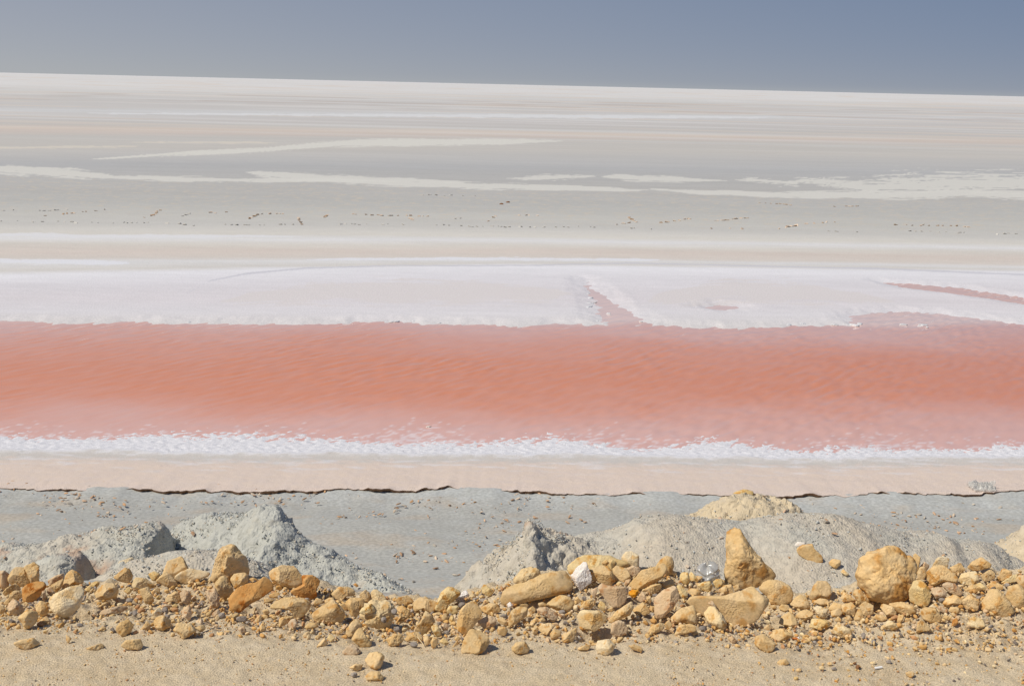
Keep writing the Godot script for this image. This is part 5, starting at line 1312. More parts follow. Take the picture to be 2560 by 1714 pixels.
	rock(&"stone", "small ochre stone right of the tan rock below the middle of the slab", "stone", "small stones in the rubble line", Vector3(0.109, -0.006, -3.403), -0.032, 0.465, 0.0056, &"ochre", &"a", 3, [-12,4,9,2,12,-3,-7,-3])
	rock(&"rock", "chalk-white pointed rock right of the widest slab", "rock", "rocks heaped along the road edge", Vector3(0.261, 0.045, -3.607), -0.072, 0.429, 0.0344, &"white", &"b", 5, [-40,-2,-14,37,11,56,24,24,35,0,34,-18,7,-41,-2,-54,-23,-30])
	rock(&"rock", "tall ochre rock with a brown shaded side", "rock", "rocks heaped along the road edge", Vector3(-0.119, 0.021, -3.326), 0.036, 0.467, 0.0282, &"ochre", &"a", 5, [-41,-32,-28,23,-5,48,26,53,45,14,40,5,13,-34,-3,-54,-19,-55])
	rock(&"rock", "ochre rock under the widest slab's left end", "rock", "rocks heaped along the road edge", Vector3(-0.050, -0.026, -3.485), 0.014, 0.460, 0.0215, &"ochre", &"a", 4, [-39,1,-5,21,27,14,35,-7,1,-21,-24,-13])
	rock(&"rock", "sharp-cornered pinkish stone under the tan slab", "rock", "rocks heaped along the road edge", Vector3(-0.057, -0.004, -3.348), 0.017, 0.471, 0.0220, &"pink", &"a", 4, [-37,2,0,22,26,17,29,-4,11,-22,-18,-18])
	rock(&"rock", "tan rock below the middle of the slab", "rock", "rocks heaped along the road edge", Vector3(0.039, 0.014, -3.364), -0.011, 0.464, 0.0277, &"tan", &"a", 4, [-29,-11,-20,15,3,31,34,25,34,5,18,-12,-28,-41,-31,-20])
	rock(&"stone", "small ochre stone right of the sharp-cornered pinkish stone under the tan slab", "stone", "small stones in the rubble line", Vector3(-0.009, 0.005, -3.272), 0.003, 0.478, 0.0143, &"ochre", &"a", 3, [-17,-2,-13,15,10,14,19,1,8,-17,-15,-11])
	rock(&"pebble", "small grey pebble right of the crumbly white lump beside the yellow dome", "pebble", "grey and brown pebbles in the rubble", Vector3(-0.107, -0.072, -3.647), 0.029, 0.452, 0.0076, &"grey", &"r", 3, [11,0,8,-8,-3,-9,-10,-5,-12,4,-2,9,8,8])
	rock(&"pebble", "small grey pebble above the ochre rock under the widest slab's left end", "pebble", "grey and brown pebbles in the rubble", Vector3(-0.077, -0.061, -3.622), 0.021, 0.453, 0.0084, &"grey", &"r", 3, [16,0,12,-7,-4,-8,-15,-4,-17,4,-3,7,11,7])
	rock(&"pebble", "small grey pebble below the crumbly white lump beside the yellow dome", "pebble", "grey and brown pebbles in the rubble", Vector3(-0.154, -0.080, -3.619), 0.042, 0.457, 0.0093, &"grey", &"r", 3, [14,0,10,-10,-3,-11,-13,-6,-14,5,-3,11,10,10])
	rock(&"pebble", "small grey pebble below the rounded tan rock under the slab's right end", "pebble", "grey and brown pebbles in the rubble", Vector3(0.186, 0.004, -3.414), -0.054, 0.460, 0.0080, &"grey", &"r", 3, [12,1,9,-7,-3,-9,-11,-5,-12,4,-3,8,8,8])
	rock(&"pebble", "small grey pebble left of the tan rock below the middle of the slab", "pebble", "grey and brown pebbles in the rubble", Vector3(-0.005, -0.022, -3.428), 0.002, 0.466, 0.0078, &"grey", &"r", 3, [13,0,9,-6,-3,-7,-12,-4,-14,3,-3,7,9,7])
	rock(&"pebble", "small grey pebble right of the smooth slab slanting up to the right", "pebble", "grey and brown pebbles in the rubble", Vector3(-0.188, -0.021, -3.302), 0.057, 0.480, 0.0071, &"grey", &"r", 3, [10,0,8,-6,-3,-7,-10,-4,-11,4,-2,7,7,7])
	rock(&"pebble", "small grey pebble below the chalk-white pointed rock right of the widest slab", "pebble", "grey and brown pebbles in the rubble", Vector3(0.264, 0.010, -3.509), -0.075, 0.448, 0.0059, &"grey", &"r", 3, [8,1,6,-7,-2,-8,-7,-4,-8,3,-2,7,5,7])
	rock(&"rock", "broad flat rock with one corner pointing down", "rock", "rocks heaped along the road edge", Vector3(0.276, 0.031, -3.312), -0.083, 0.466, 0.0253, &"sand", &"a", 5, [-49,6,-37,30,24,30,55,10,44,-8,13,-38,4,-36,-36,-25])
	rock(&"rock", "layered wedge-shaped ochre rock", "rock", "rocks heaped along the road edge", Vector3(0.493, 0.050, -3.604), -0.136, 0.426, 0.0257, &"ochre", &"s", 5, [-69,-33,-25,22,22,38,53,58,62,34,48,3,20,-23,-16,-42,-53,-46])
	rock(&"rock", "curved ochre rock on top of the layered wedge", "rock", "rocks heaped along the road edge", Vector3(0.569, 0.038, -3.750), -0.151, 0.413, 0.0235, &"ochre", &"r", 4, [-47,-36,-19,10,1,26,24,24,37,5,24,-36,4,-44,-25,-42])
	rock(&"rock", "pinkish block overhanging a black gap", "rock", "rocks heaped along the road edge", Vector3(0.364, 0.039, -3.483), -0.104, 0.443, 0.0268, &"pink", &"a", 5, [-60,22,-51,37,-29,29,44,29,50,11,39,-23,23,-42,-3,-43,-26,-23,-47,2])
	rock(&"stone", "small bright orange stone among tan rocks", "stone", "rocks heaped along the road edge", Vector3(0.434, 0.024, -3.527), -0.122, 0.441, 0.0136, &"bright", &"a", 3, [-20,2,-6,13,18,12,14,-5,3,-18,-13,-9])
	rock(&"stone", "small tan stone below the layered wedge-shaped ochre rock", "stone", "small stones in the rubble line", Vector3(0.506, 0.027, -3.559), -0.141, 0.436, 0.0192, &"tan", &"r", 4, [-33,-5,-12,11,22,21,30,10,9,-14,-12,-21])
	rock(&"stone", "small tan stone right of the layered wedge-shaped ochre rock", "stone", "small stones in the rubble line", Vector3(0.564, 0.019, -3.618), -0.155, 0.430, 0.0161, &"tan", &"a", 3, [-27,-5,-8,12,15,18,25,7,9,-12,-11,-18])
	rock(&"rock", "tall leaning pinkish slab with a brown flank", "rock", "rocks heaped along the road edge", Vector3(0.526, 0.054, -3.406), -0.153, 0.446, 0.0282, &"pink", &"a", 5, [-39,10,-11,38,26,58,38,45,45,24,25,-22,-10,-55,-31,-62,-36,-32])
	rock(&"stone", "small yellow stone right of the tall leaning pinkish slab with a brown flank", "stone", "small stones in the rubble line", Vector3(0.604, 0.021, -3.554), -0.168, 0.436, 0.0176, &"yellow", &"a", 4, [-22,20,-5,24,17,2,20,-12,6,-28,-12,-6])
	rock(&"stone", "small ochre stone right of the tall leaning pinkish slab with a brown flank", "stone", "small stones in the rubble line", Vector3(0.654, -0.003, -3.605), -0.180, 0.435, 0.0143, &"ochre", &"r", 3, [-26,2,-12,13,15,13,24,2,15,-13,-10,-14])
	rock(&"stone", "small yellow stone left of the flat-topped slab with a black hollow at right", "stone", "small stones in the rubble line", Vector3(0.707, -0.012, -3.672), -0.190, 0.429, 0.0180, &"yellow", &"r", 4, [-32,0,-13,15,12,20,26,1,15,-20,-11,-15])
	rock(&"rock", "tongue-shaped rock rising to the right", "rock", "rocks heaped along the road edge", Vector3(0.380, 0.032, -3.363), -0.113, 0.458, 0.0333, &"tan", &"r", 5, [-48,-33,-21,3,31,42,39,24,26,-5,-11,-24,-43,-40])
	rock(&"rock", "domed rock in front of the flat-topped slab", "rock", "rocks heaped along the road edge", Vector3(0.589, 0.014, -3.386), -0.172, 0.456, 0.0315, &"tan", &"r", 4, [-51,-10,-25,21,26,40,37,15,44,-24,2,-23,-38,-32])
	rock(&"rock", "low loaf with a rusty front face", "rock", "rocks heaped along the road edge", Vector3(0.575, 0.022, -3.279), -0.174, 0.467, 0.0188, &"ochre", &"a", 4, [-37,-24,-23,9,15,20,31,14,37,-1,-1,-14])
	rock(&"rock", "slanting ochre stone at the sand edge", "rock", "rocks heaped along the road edge", Vector3(0.482, 0.017, -3.288), -0.145, 0.469, 0.0198, &"ochre", &"r", 4, [-30,-19,-16,7,13,21,27,15,26,2,-8,-19])
	rock(&"stone", "small tan stone left of the domed rock in front of the flat-topped slab", "stone", "small stones in the rubble line", Vector3(0.535, 0.007, -3.401), -0.156, 0.457, 0.0096, &"tan", &"a", 3, [-19,-4,-1,7,15,11,9,-6,-12,-8])
	rock(&"stone", "small ochre stone right of the slanting ochre stone at the sand edge", "stone", "small stones in the rubble line", Vector3(0.525, 0.016, -3.317), -0.157, 0.465, 0.0133, &"ochre", &"a", 3, [-16,0,2,18,14,1,1,-18])
	rock(&"rock", "cleft cream stone low on the sand", "rock", "rocks heaped along the road edge", Vector3(0.309, 0.018, -3.158), -0.098, 0.487, 0.0248, &"cream", &"r", 4, [-31,-3,-25,17,12,26,33,6,23,-12,6,-26,-21,-20])
	rock(&"stone", "small ochre stone below the round grooved greyish cobble", "stone", "small stones in the rubble line", Vector3(0.408, 0.010, -3.171), -0.128, 0.486, 0.0146, &"ochre", &"a", 3, [-24,5,-8,12,12,6,24,-6,13,-11,-14,-5])
	rock(&"stone", "small yellow stone right of the curved ochre rock on top of the layered wedge", "stone", "small stones in the rubble line", Vector3(0.631, 0.014, -3.680), -0.170, 0.424, 0.0159, &"yellow", &"a", 3, [-20,7,-11,21,12,23,19,-9,7,-25,-13,-17])
	rock(&"stone", "small yellow stone right of the layered wedge-shaped ochre rock", "stone", "small stones in the rubble line", Vector3(0.667, 0.000, -3.712), -0.178, 0.423, 0.0154, &"yellow", &"a", 3, [-19,12,-9,23,7,9,21,-7,11,-21,-10,-10])
	rock(&"rock", "ochre stone at the tongue-shaped rock's tip", "rock", "rocks heaped along the road edge", Vector3(0.449, 0.023, -3.408), -0.131, 0.454, 0.0221, &"ochre", &"a", 4, [-34,-5,3,27,20,11,31,-7,8,-20,-21,-15])
	rock(&"stone", "small tan stone right of the curved ochre rock on top of the layered wedge", "stone", "small stones in the rubble line", Vector3(0.691, -0.009, -3.730), -0.183, 0.423, 0.0089, &"tan", &"a", 3, [-12,9,13,9,7,-9,-6,-13])
	rock(&"stone", "small yellow stone above the flat-topped slab with a black hollow at right", "stone", "small stones in the rubble line", Vector3(0.757, -0.017, -3.713), -0.201, 0.425, 0.0141, &"yellow", &"a", 3, [-21,2,-7,14,13,18,18,-4,-4,-22])
	rock(&"stone", "small tan stone above the smooth tan stone before the flat-topped slab", "stone", "small stones in the rubble line", Vector3(0.770, -0.026, -3.675), -0.207, 0.431, 0.0128, &"tan", &"a", 3, [-20,0,9,18,16,-6,-4,-16])
	rock(&"stone", "small ochre stone below the curved ochre rock on top of the layered wedge", "stone", "small stones in the rubble line", Vector3(0.591, 0.008, -3.741), -0.157, 0.420, 0.0126, &"ochre", &"a", 3, [-23,8,-5,12,24,-1,15,-12,-17,-5])
	rock(&"stone", "small tan stone above the ochre stone at the tongue-shaped rock's tip", "stone", "small stones in the rubble line", Vector3(0.482, 0.021, -3.487), -0.137, 0.445, 0.0092, &"tan", &"r", 3, [-10,10,4,14,10,-5,4,-15,-6,-11])
	rock(&"stone", "small pinkish stone right of the small bright orange stone among tan rocks", "stone", "small stones in the rubble line", Vector3(0.458, 0.024, -3.497), -0.130, 0.444, 0.0141, &"pink", &"a", 3, [-19,-8,1,23,12,9,15,-10,-4,-16])
	rock(&"stone", "small yellow stone below the pinkish block overhanging a black gap", "stone", "small stones in the rubble line", Vector3(0.319, 0.020, -3.434), -0.093, 0.453, 0.0125, &"yellow", &"a", 3, [-15,-1,-4,18,11,10,10,-18,-5,-12])
	rock(&"stone", "small yellow stone lying on the long ochre slab behind the chalk-white rock", "stone", "small stones in the rubble line", Vector3(0.374, 0.049, -3.697), -0.101, 0.418, 0.0136, &"yellow", &"a", 3, [-13,-9,-2,22,14,13,5,-13,0,-25])
	rock(&"cobble", "round grooved greyish cobble", "cobble", "rocks heaped along the road edge", Vector3(0.362, 0.022, -3.272), -0.110, 0.471, 0.0233, &"pink", &"p", 4, [-27,-17,-24,16,-4,27,20,22,30,0,24,-14,-3,-28])
	rock(&"stone", "small cream stone below the ochre stone at the tongue-shaped rock's tip", "stone", "small stones in the rubble line", Vector3(0.432, 0.010, -3.376), -0.127, 0.461, 0.0055, &"cream", &"r", 3, [7,1,6,-5,-2,-6,-7,-4,-8,2,-2,6,5,6])
	rock(&"stone", "small pinkish stone left of the pinkish block overhanging a black gap", "stone", "small stones in the rubble line", Vector3(0.300, 0.023, -3.527), -0.085, 0.442, 0.0126, &"pink", &"a", 3, [-13,8,11,21,5,-22,-7,-14])
	rock(&"stone", "small tan stone above the broad flat rock with one corner pointing down", "stone", "small stones in the rubble line", Vector3(0.274, 0.015, -3.454), -0.079, 0.453, 0.0180, &"tan", &"c", 4, [-31,-17,-12,10,16,23,24,0,8,-15])
	rock(&"stone", "small ochre stone lying on the long ochre slab behind the chalk-white rock", "stone", "small stones in the rubble line", Vector3(0.350, 0.055, -3.702), -0.094, 0.416, 0.0094, &"ochre", &"a", 3, [-14,-3,3,13,11,3,2,-12])
	rock(&"stone", "small tan stone left of the tongue-shaped rock rising to the right", "stone", "small stones in the rubble line", Vector3(0.350, 0.011, -3.427), -0.102, 0.456, 0.0092, &"tan", &"a", 3, [-16,-3,3,10,13,-1,1,-8])
	rock(&"stone", "small ochre stone right of the ochre stone at the tongue-shaped rock's tip", "stone", "small stones in the rubble line", Vector3(0.485, 0.017, -3.427), -0.141, 0.453, 0.0076, &"ochre", &"a", 3, [-8,12,7,6,5,-13,-3,-9])
	rock(&"stone", "small pinkish stone below the greyish tan rock below the cream cobble", "stone", "small stones in the rubble line", Vector3(0.421, 0.023, -3.616), -0.116, 0.432, 0.0099, &"pink", &"a", 3, [-12,-10,-6,8,14,12,10,-1,-5,-14])
	rock(&"stone", "small sandy pale stone below the greyish tan rock below the cream cobble", "stone", "small stones in the rubble line", Vector3(0.394, 0.017, -3.616), -0.108, 0.433, 0.0081, &"sand", &"a", 3, [-14,-2,-2,9,11,2,9,-8])
	rock(&"rock_slab", "long ochre slab behind the chalk-white rock", "rock slab", "rocks heaped along the road edge", Vector3(0.315, 0.035, -3.728), -0.084, 0.419, 0.0284, &"yellow", &"s", 5, [-103,-11,-68,19,-40,33,6,36,53,36,79,25,123,17,126,7,96,-10,55,-20,4,-28,-47,-38,-83,-43,-99,-41])
	rock(&"cobble", "smooth cream cobble topping the rubble line", "cobble", "rocks heaped along the road edge", Vector3(0.447, 0.056, -3.752), -0.119, 0.410, 0.0208, &"cream", &"r", 4, [-37,-2,-20,20,1,24,28,8,32,-39,21,-51,-12,-47])
	rock(&"rock", "big ochre rock with a notched brown left side", "rock", "rocks heaped along the road edge", Vector3(0.335, 0.040, -3.631), -0.092, 0.427, 0.0236, &"ochre", &"a", 5, [-54,13,-27,29,13,37,34,13,48,-21,26,-39,1,-29,-38,-16])
	rock(&"rock", "greyish tan rock below the cream cobble", "rock", "rocks heaped along the road edge", Vector3(0.402, 0.033, -3.657), -0.109, 0.425, 0.0242, &"tan", &"a", 4, [-31,18,-21,31,23,19,39,-10,10,-28,-16,-26,-29,-10])
	rock(&"stone", "small pinkish stone right of the greyish tan rock below the cream cobble", "stone", "small stones in the rubble line", Vector3(0.449, 0.034, -3.685), -0.121, 0.422, 0.0187, &"pink", &"a", 4, [-29,8,-4,20,27,12,23,-8,-7,-26])
	rock(&"pebble", "small grey pebble below the small bright orange stone among tan rocks", "pebble", "grey and brown pebbles in the rubble", Vector3(0.416, 0.015, -3.497), -0.119, 0.446, 0.0067, &"grey", &"r", 3, [10,1,7,-6,-2,-8,-9,-5,-10,3,-2,7,7,8])
	rock(&"pebble", "small grey pebble left of the tall leaning pinkish slab with a brown flank", "pebble", "grey and brown pebbles in the rubble", Vector3(0.509, 0.014, -3.538), -0.143, 0.441, 0.0057, &"grey", &"r", 3, [10,1,7,-4,-2,-6,-9,-4,-10,2,-2,5,7,6])
	rock(&"pebble", "small grey pebble right of the low loaf with a rusty front face", "pebble", "grey and brown pebbles in the rubble", Vector3(0.635, 0.003, -3.327), -0.188, 0.464, 0.0067, &"grey", &"r", 3, [9,1,7,-6,-2,-7,-8,-5,-10,2,-2,7,6,7])
	rock(&"pebble", "small grey pebble below the smooth tan stone before the flat-topped slab", "pebble", "grey and brown pebbles in the rubble", Vector3(0.628, 0.003, -3.287), -0.189, 0.469, 0.0054, &"grey", &"r", 3, [8,1,6,-4,-2,-5,-7,-3,-9,2,-2,5,6,5])
	rock(&"pebble", "small grey pebble right of the rounded tan rock under the slab's right end", "pebble", "grey and brown pebbles in the rubble", Vector3(0.265, 0.009, -3.509), -0.075, 0.448, 0.0063, &"grey", &"r", 3, [8,1,6,-7,-2,-9,-7,-5,-8,4,-2,8,5,8])
	rock(&"rock", "tallest rock, a golden spire with a hollow", "rock", "rocks heaped along the road edge", Vector3(0.866, 0.021, -3.797), -0.224, 0.407, 0.0517, &"ochre", &"b", 5, [-70,-66,-71,-29,-66,13,-76,88,-71,112,-46,132,-25,122,-5,95,13,71,55,26,101,-15,124,-43,98,-49,62,-76,53,-90,-11,-92,-48,-81])
	rock(&"rock_slab", "tan rock between smooth slab and egg rock", "rock slab", "rocks heaped along the road edge", Vector3(1.037, -0.049, -3.637), -0.278, 0.433, 0.0242, &"tan", &"r", 4, [-39,-13,-24,14,-3,29,19,22,34,-8,30,-21,-9,-22])
	rock(&"stone", "small ochre stone below the tan rock between smooth slab and egg rock", "stone", "small stones in the rubble line", Vector3(1.022, -0.039, -3.525), -0.282, 0.442, 0.0195, &"ochre", &"a", 4, [-33,-12,-22,7,3,20,30,12,26,-3,1,-19])
	rock(&"stone", "thin white crust patch behind the saddle rock", "stone", "rocks heaped along the road edge", Vector3(1.349, -0.335, -4.839), -0.272, 0.385, 0.0039, &"white", &"r", 3, [-29,-11,-11,11,27,11,25,-1,-6,-13])
	rock(&"stone", "small yellow stone left of the tallest rock, a golden spire with a hollow", "stone", "small stones in the rubble line", Vector3(0.763, -0.022, -3.723), -0.202, 0.425, 0.0140, &"yellow", &"r", 3, [-23,1,2,16,20,11,16,-8,-9,-18])
	rock(&"stone", "small tan stone above the flat-topped slab with a black hollow at right", "stone", "small stones in the rubble line", Vector3(0.782, -0.027, -3.681), -0.209, 0.430, 0.0171, &"tan", &"a", 4, [-31,-9,-12,14,15,22,25,-10,-2,-18])
	rock(&"stone", "small tan stone below the tallest rock, a golden spire with a hollow", "stone", "small stones in the rubble line", Vector3(0.826, -0.038, -3.720), -0.219, 0.428, 0.0108, &"tan", &"c", 3, [-14,5,6,15,14,-2,-5,-17])
	rock(&"stone", "small tan stone below the rounded smooth slab right of the spire", "stone", "small stones in the rubble line", Vector3(0.940, -0.062, -3.627), -0.254, 0.439, 0.0079, &"tan", &"r", 3, [-13,2,4,9,13,-2,-4,-9])
	rock(&"rock", "tan stone beside the black hollow", "rock", "rocks heaped along the road edge", Vector3(0.949, -0.025, -3.449), -0.269, 0.449, 0.0251, &"tan", &"a", 4, [-35,-14,-26,13,-1,31,19,17,36,-16,13,-23])
	rock(&"stone", "small tan stone below the egg-shaped tan rock at the clay edge", "stone", "small stones in the rubble line", Vector3(1.112, -0.048, -3.645), -0.296, 0.430, 0.0162, &"tan", &"r", 3, [-33,-6,-8,13,17,12,33,-1,-5,-14])
	rock(&"rock_slab", "rounded smooth slab right of the spire", "rock slab", "rocks heaped along the road edge", Vector3(0.962, -0.033, -3.683), -0.255, 0.427, 0.0244, &"tan", &"r", 5, [-67,2,-57,29,-33,41,15,46,46,25,60,-4,51,-30,22,-46,-20,-50,-35,-19])
	rock(&"stone", "small cream stone above the crumbling yellow stone on the sand edge", "stone", "small stones in the rubble line", Vector3(1.079, -0.032, -3.534), -0.296, 0.438, 0.0187, &"cream", &"c", 4, [-29,11,-11,19,23,12,21,-17,12,-21,-15,-13])
	rock(&"stone", "small tan stone left of the wide tan block left of the round boulder", "stone", "small stones in the rubble line", Vector3(1.130, -0.035, -3.535), -0.309, 0.437, 0.0157, &"tan", &"r", 3, [-24,0,10,20,23,5,15,-9,-15,-18])
	rock(&"stone", "small tan stone left of the ochre stone tucked under the boulder's left", "stone", "small stones in the rubble line", Vector3(1.152, -0.042, -3.603), -0.309, 0.431, 0.0157, &"tan", &"r", 3, [-34,-20,-12,12,18,9,33,1,15,-20])
	rock(&"rock", "wide tan block left of the round boulder", "rock", "rocks heaped along the road edge", Vector3(1.177, -0.022, -3.540), -0.321, 0.432, 0.0194, &"tan", &"a", 4, [-22,-13,-29,10,5,25,21,13,25,-20,-5,-20])
	rock(&"stone", "small ochre stone left of the ochre stone tucked under the boulder's left", "stone", "small stones in the rubble line", Vector3(1.202, -0.033, -3.652), -0.318, 0.423, 0.0167, &"ochre", &"a", 4, [-23,-5,-13,19,7,12,29,-7,2,-16])
	rock(&"stone", "small bright orange stone above the crumbling yellow stone on the sand edge", "stone", "small stones in the rubble line", Vector3(1.076, -0.049, -3.535), -0.295, 0.442, 0.0073, &"bright", &"r", 3, [-16,-1,8,8,13,-1,-6,-7])
	rock(&"stone", "small tan stone above the tan stone beside the black hollow", "stone", "small stones in the rubble line", Vector3(0.971, -0.054, -3.605), -0.263, 0.439, 0.0132, &"tan", &"a", 3, [-22,-5,-11,11,13,12,22,-2,1,-14])
	rock(&"rock", "egg-shaped tan rock at the clay edge", "rock", "rocks heaped along the road edge", Vector3(1.122, -0.032, -3.699), -0.294, 0.421, 0.0288, &"tan", &"r", 4, [-41,-32,-30,11,-17,33,15,38,38,18,39,-4,28,-24,11,-24,-25,-39])
	rock(&"rock_slab", "flat-topped slab with a black hollow at right", "rock slab", "rocks heaped along the road edge", Vector3(0.750, 0.028, -3.431), -0.215, 0.444, 0.0378, &"tan", &"s", 5, [-154,-10,-140,15,-126,23,-31,35,24,55,60,78,85,58,126,35,103,-1,91,-26,51,-63,14,-68,-30,-47,-85,-42])
	rock(&"stone", "small pinkish stone lying on the flat-topped slab with a black hollow at right", "stone", "small stones in the rubble line", Vector3(0.681, 0.047, -3.411), -0.197, 0.444, 0.0119, &"pink", &"a", 3, [-17,3,-1,13,17,-12,8,-11,-9,-3])
	rock(&"rock_slab", "smooth tan stone before the flat-topped slab", "rock slab", "rocks heaped along the road edge", Vector3(0.686, 0.017, -3.370), -0.201, 0.455, 0.0320, &"sand", &"r", 4, [-41,13,-26,35,-8,39,27,11,37,-9,37,-36,14,-34,-22,-20])
	rock(&"rock", "saddle-shaped rock lying out on grey clay", "rock", "rocks heaped along the road edge", Vector3(1.376, -0.345, -4.751), -0.282, 0.392, 0.0322, &"ochre", &"a", 4, [-64,18,-37,38,7,47,18,23,62,-7,61,-30,40,-46,4,-34,-55,-10])
	rock(&"stone", "small block beside the saddle-shaped rock", "stone", "rocks heaped along the road edge", Vector3(1.478, -0.366, -4.703), -0.305, 0.397, 0.0152, &"ochre", &"a", 3, [-31,-2,-14,20,24,19,26,-4,6,-24,-17,-16])
	rock(&"stone", "little pale stone sunk in the clay slope", "stone", "rocks heaped along the road edge", Vector3(1.510, -0.389, -4.655), -0.314, 0.403, 0.0111, &"sand", &"r", 3, [-21,1,-7,16,23,-5,8,-14])
	rock(&"rock", "crumbling yellow stone on the sand edge", "rock", "rocks heaped along the road edge", Vector3(1.043, -0.023, -3.429), -0.295, 0.448, 0.0203, &"yellow", &"c", 4, [-32,-6,-24,15,8,17,34,14,33,-3,4,-19,-29,-17])
	rock(&"stone", "small pinkish stone left of the lone blocky rock left of the orange cigarette end", "stone", "small stones in the rubble line", Vector3(0.720, 0.006, -3.247), -0.218, 0.471, 0.0122, &"pink", &"c", 3, [-15,2,-3,14,17,-5,-1,-12])
	rock(&"stone", "small ochre stone left of the lone blocky rock left of the orange cigarette end", "stone", "small stones in the rubble line", Vector3(0.761, -0.003, -3.288), -0.228, 0.467, 0.0066, &"ochre", &"a", 3, [-8,-1,2,9,7,-2,-1,-7])
	rock(&"stone", "small tan stone above the flat sandy stone sunk in the sand", "stone", "small stones in the rubble line", Vector3(1.122, -0.032, -3.478), -0.312, 0.443, 0.0103, &"tan", &"a", 3, [-14,-4,-2,13,13,1,5,-10])
	rock(&"stone", "small tan stone below the wide tan block left of the round boulder", "stone", "small stones in the rubble line", Vector3(1.158, -0.030, -3.486), -0.321, 0.440, 0.0106, &"tan", &"a", 3, [-18,-2,2,11,15,-1,4,-10])
	rock(&"stone", "small tan stone right of the flat sandy stone sunk in the sand", "stone", "small stones in the rubble line", Vector3(1.225, -0.015, -3.438), -0.342, 0.439, 0.0089, &"tan", &"r", 3, [-12,0,-2,11,10,4,9,-8,-7,-8])
	rock(&"rock", "flat sandy stone sunk in the sand", "rock", "rocks heaped along the road edge", Vector3(1.095, -0.005, -3.343), -0.317, 0.451, 0.0152, &"sand", &"r", 4, [-29,0,-24,19,3,19,29,9,33,-11,0,-21,-26,-13])
	rock(&"stone", "small ochre stone right of the wide tan block left of the round boulder", "stone", "small stones in the rubble line", Vector3(1.192, -0.018, -3.481), -0.330, 0.437, 0.0161, &"ochre", &"a", 3, [-18,-17,-6,25,6,20,17,-2,14,-17])
	rock(&"stone", "small tan stone below the ochre stone tucked under the boulder's left", "stone", "small stones in the rubble line", Vector3(1.225, -0.005, -3.509), -0.336, 0.430, 0.0211, &"tan", &"a", 4, [-27,6,-8,27,21,17,24,-12,-9,-32,-16,-9])
	rock(&"rock", "ochre stone tucked under the boulder's left", "rock", "rocks heaped along the road edge", Vector3(1.234, -0.008, -3.602), -0.330, 0.422, 0.0232, &"ochre", &"r", 4, [-31,8,-23,26,-4,28,17,9,36,-10,18,-23,-3,-27])
	rock(&"rock", "lone blocky rock left of the orange cigarette end", "rock", "rocks heaped along the road edge", Vector3(0.812, 0.017, -3.207), -0.248, 0.471, 0.0274, &"ochre", &"a", 4, [-34,-6,-29,19,-4,30,22,13,35,2,27,-21,10,-28,-13,-20])
	rock(&"rock", "flat wedge touching the orange cigarette end", "rock", "rocks heaped along the road edge", Vector3(0.884, 0.003, -3.293), -0.262, 0.462, 0.0207, &"tan", &"r", 4, [-33,-13,-22,13,2,23,28,9,44,2,21,-8,-5,-23])
	rock(&"stone", "small tan stone left of the flat wedge touching the orange cigarette end", "stone", "small stones in the rubble line", Vector3(0.867, -0.021, -3.391), -0.250, 0.457, 0.0114, &"tan", &"a", 3, [-18,-7,-7,4,4,14,14,3,4,-11])
	rock(&"stone", "small tan stone below the lone blocky rock left of the orange cigarette end", "stone", "small stones in the rubble line", Vector3(0.848, 0.007, -3.109), -0.266, 0.484, 0.0133, &"tan", &"r", 3, [-22,-5,-10,7,7,12,21,-1,0,-11])
	rock(&"pebble", "small dark brown pebble below the flat sandy stone sunk in the sand", "pebble", "grey and brown pebbles in the rubble", Vector3(1.071, 0.005, -3.096), -0.333, 0.477, 0.0065, &"brown", &"r", 3, [6,1,5,-6,-1,-8,-6,-5,-7,3,-2,7,4,8])
	rock(&"pebble", "small grey pebble below the flat sandy stone sunk in the sand", "pebble", "grey and brown pebbles in the rubble", Vector3(0.997, 0.003, -3.086), -0.312, 0.482, 0.0058, &"grey", &"r", 3, [8,1,6,-4,-2,-6,-7,-4,-8,1,-2,5,5,6])
	rock(&"pebble", "small tan pebble below the flat triangular stone on the right sand", "pebble", "grey and brown pebbles in the rubble", Vector3(1.216, 0.007, -3.057), -0.378, 0.475, 0.0095, &"tan", &"r", 3, [13,3,10,-6,-2,-9,-11,-7,-14,1,-3,8,8,10])
	rock(&"pebble", "small sandy pale pebble below the flat sandy stone sunk in the sand", "pebble", "grey and brown pebbles in the rubble", Vector3(0.959, 0.005, -3.085), -0.301, 0.483, 0.0064, &"sand", &"r", 3, [8,2,7,-4,-2,-6,-7,-4,-9,2,-2,6,5,7])
	rock(&"pebble", "small tan pebble right of the lone blocky rock left of the orange cigarette end", "pebble", "grey and brown pebbles in the rubble", Vector3(0.887, 0.003, -3.073), -0.281, 0.488, 0.0062, &"tan", &"r", 3, [8,1,6,-4,-2,-6,-8,-4,-9,1,-2,5,6,6])
	rock(&"pebble", "small yellow pebble below the lone blocky rock left of the orange cigarette end", "pebble", "grey and brown pebbles in the rubble", Vector3(0.867, 0.004, -3.022), -0.279, 0.495, 0.0059, &"yellow", &"r", 3, [7,1,6,-4,-1,-6,-7,-4,-8,2,-2,5,5,6])
	rock(&"pebble", "small dark brown pebble below the crumbling yellow stone on the sand edge", "pebble", "grey and brown pebbles in the rubble", Vector3(1.070, 0.002, -3.123), -0.330, 0.475, 0.0038, &"brown", &"r", 3, [5,1,4,-3,-1,-4,-4,-3,-5,1,-1,4,3,4])
	rock(&"pebble", "small grey pebble right of the crumbling yellow stone on the sand edge", "pebble", "grey and brown pebbles in the rubble", Vector3(1.118, -0.002, -3.190), -0.337, 0.466, 0.0034, &"grey", &"r", 3, [5,1,4,-2,-1,-3,-4,-2,-5,1,-1,3,3,4])
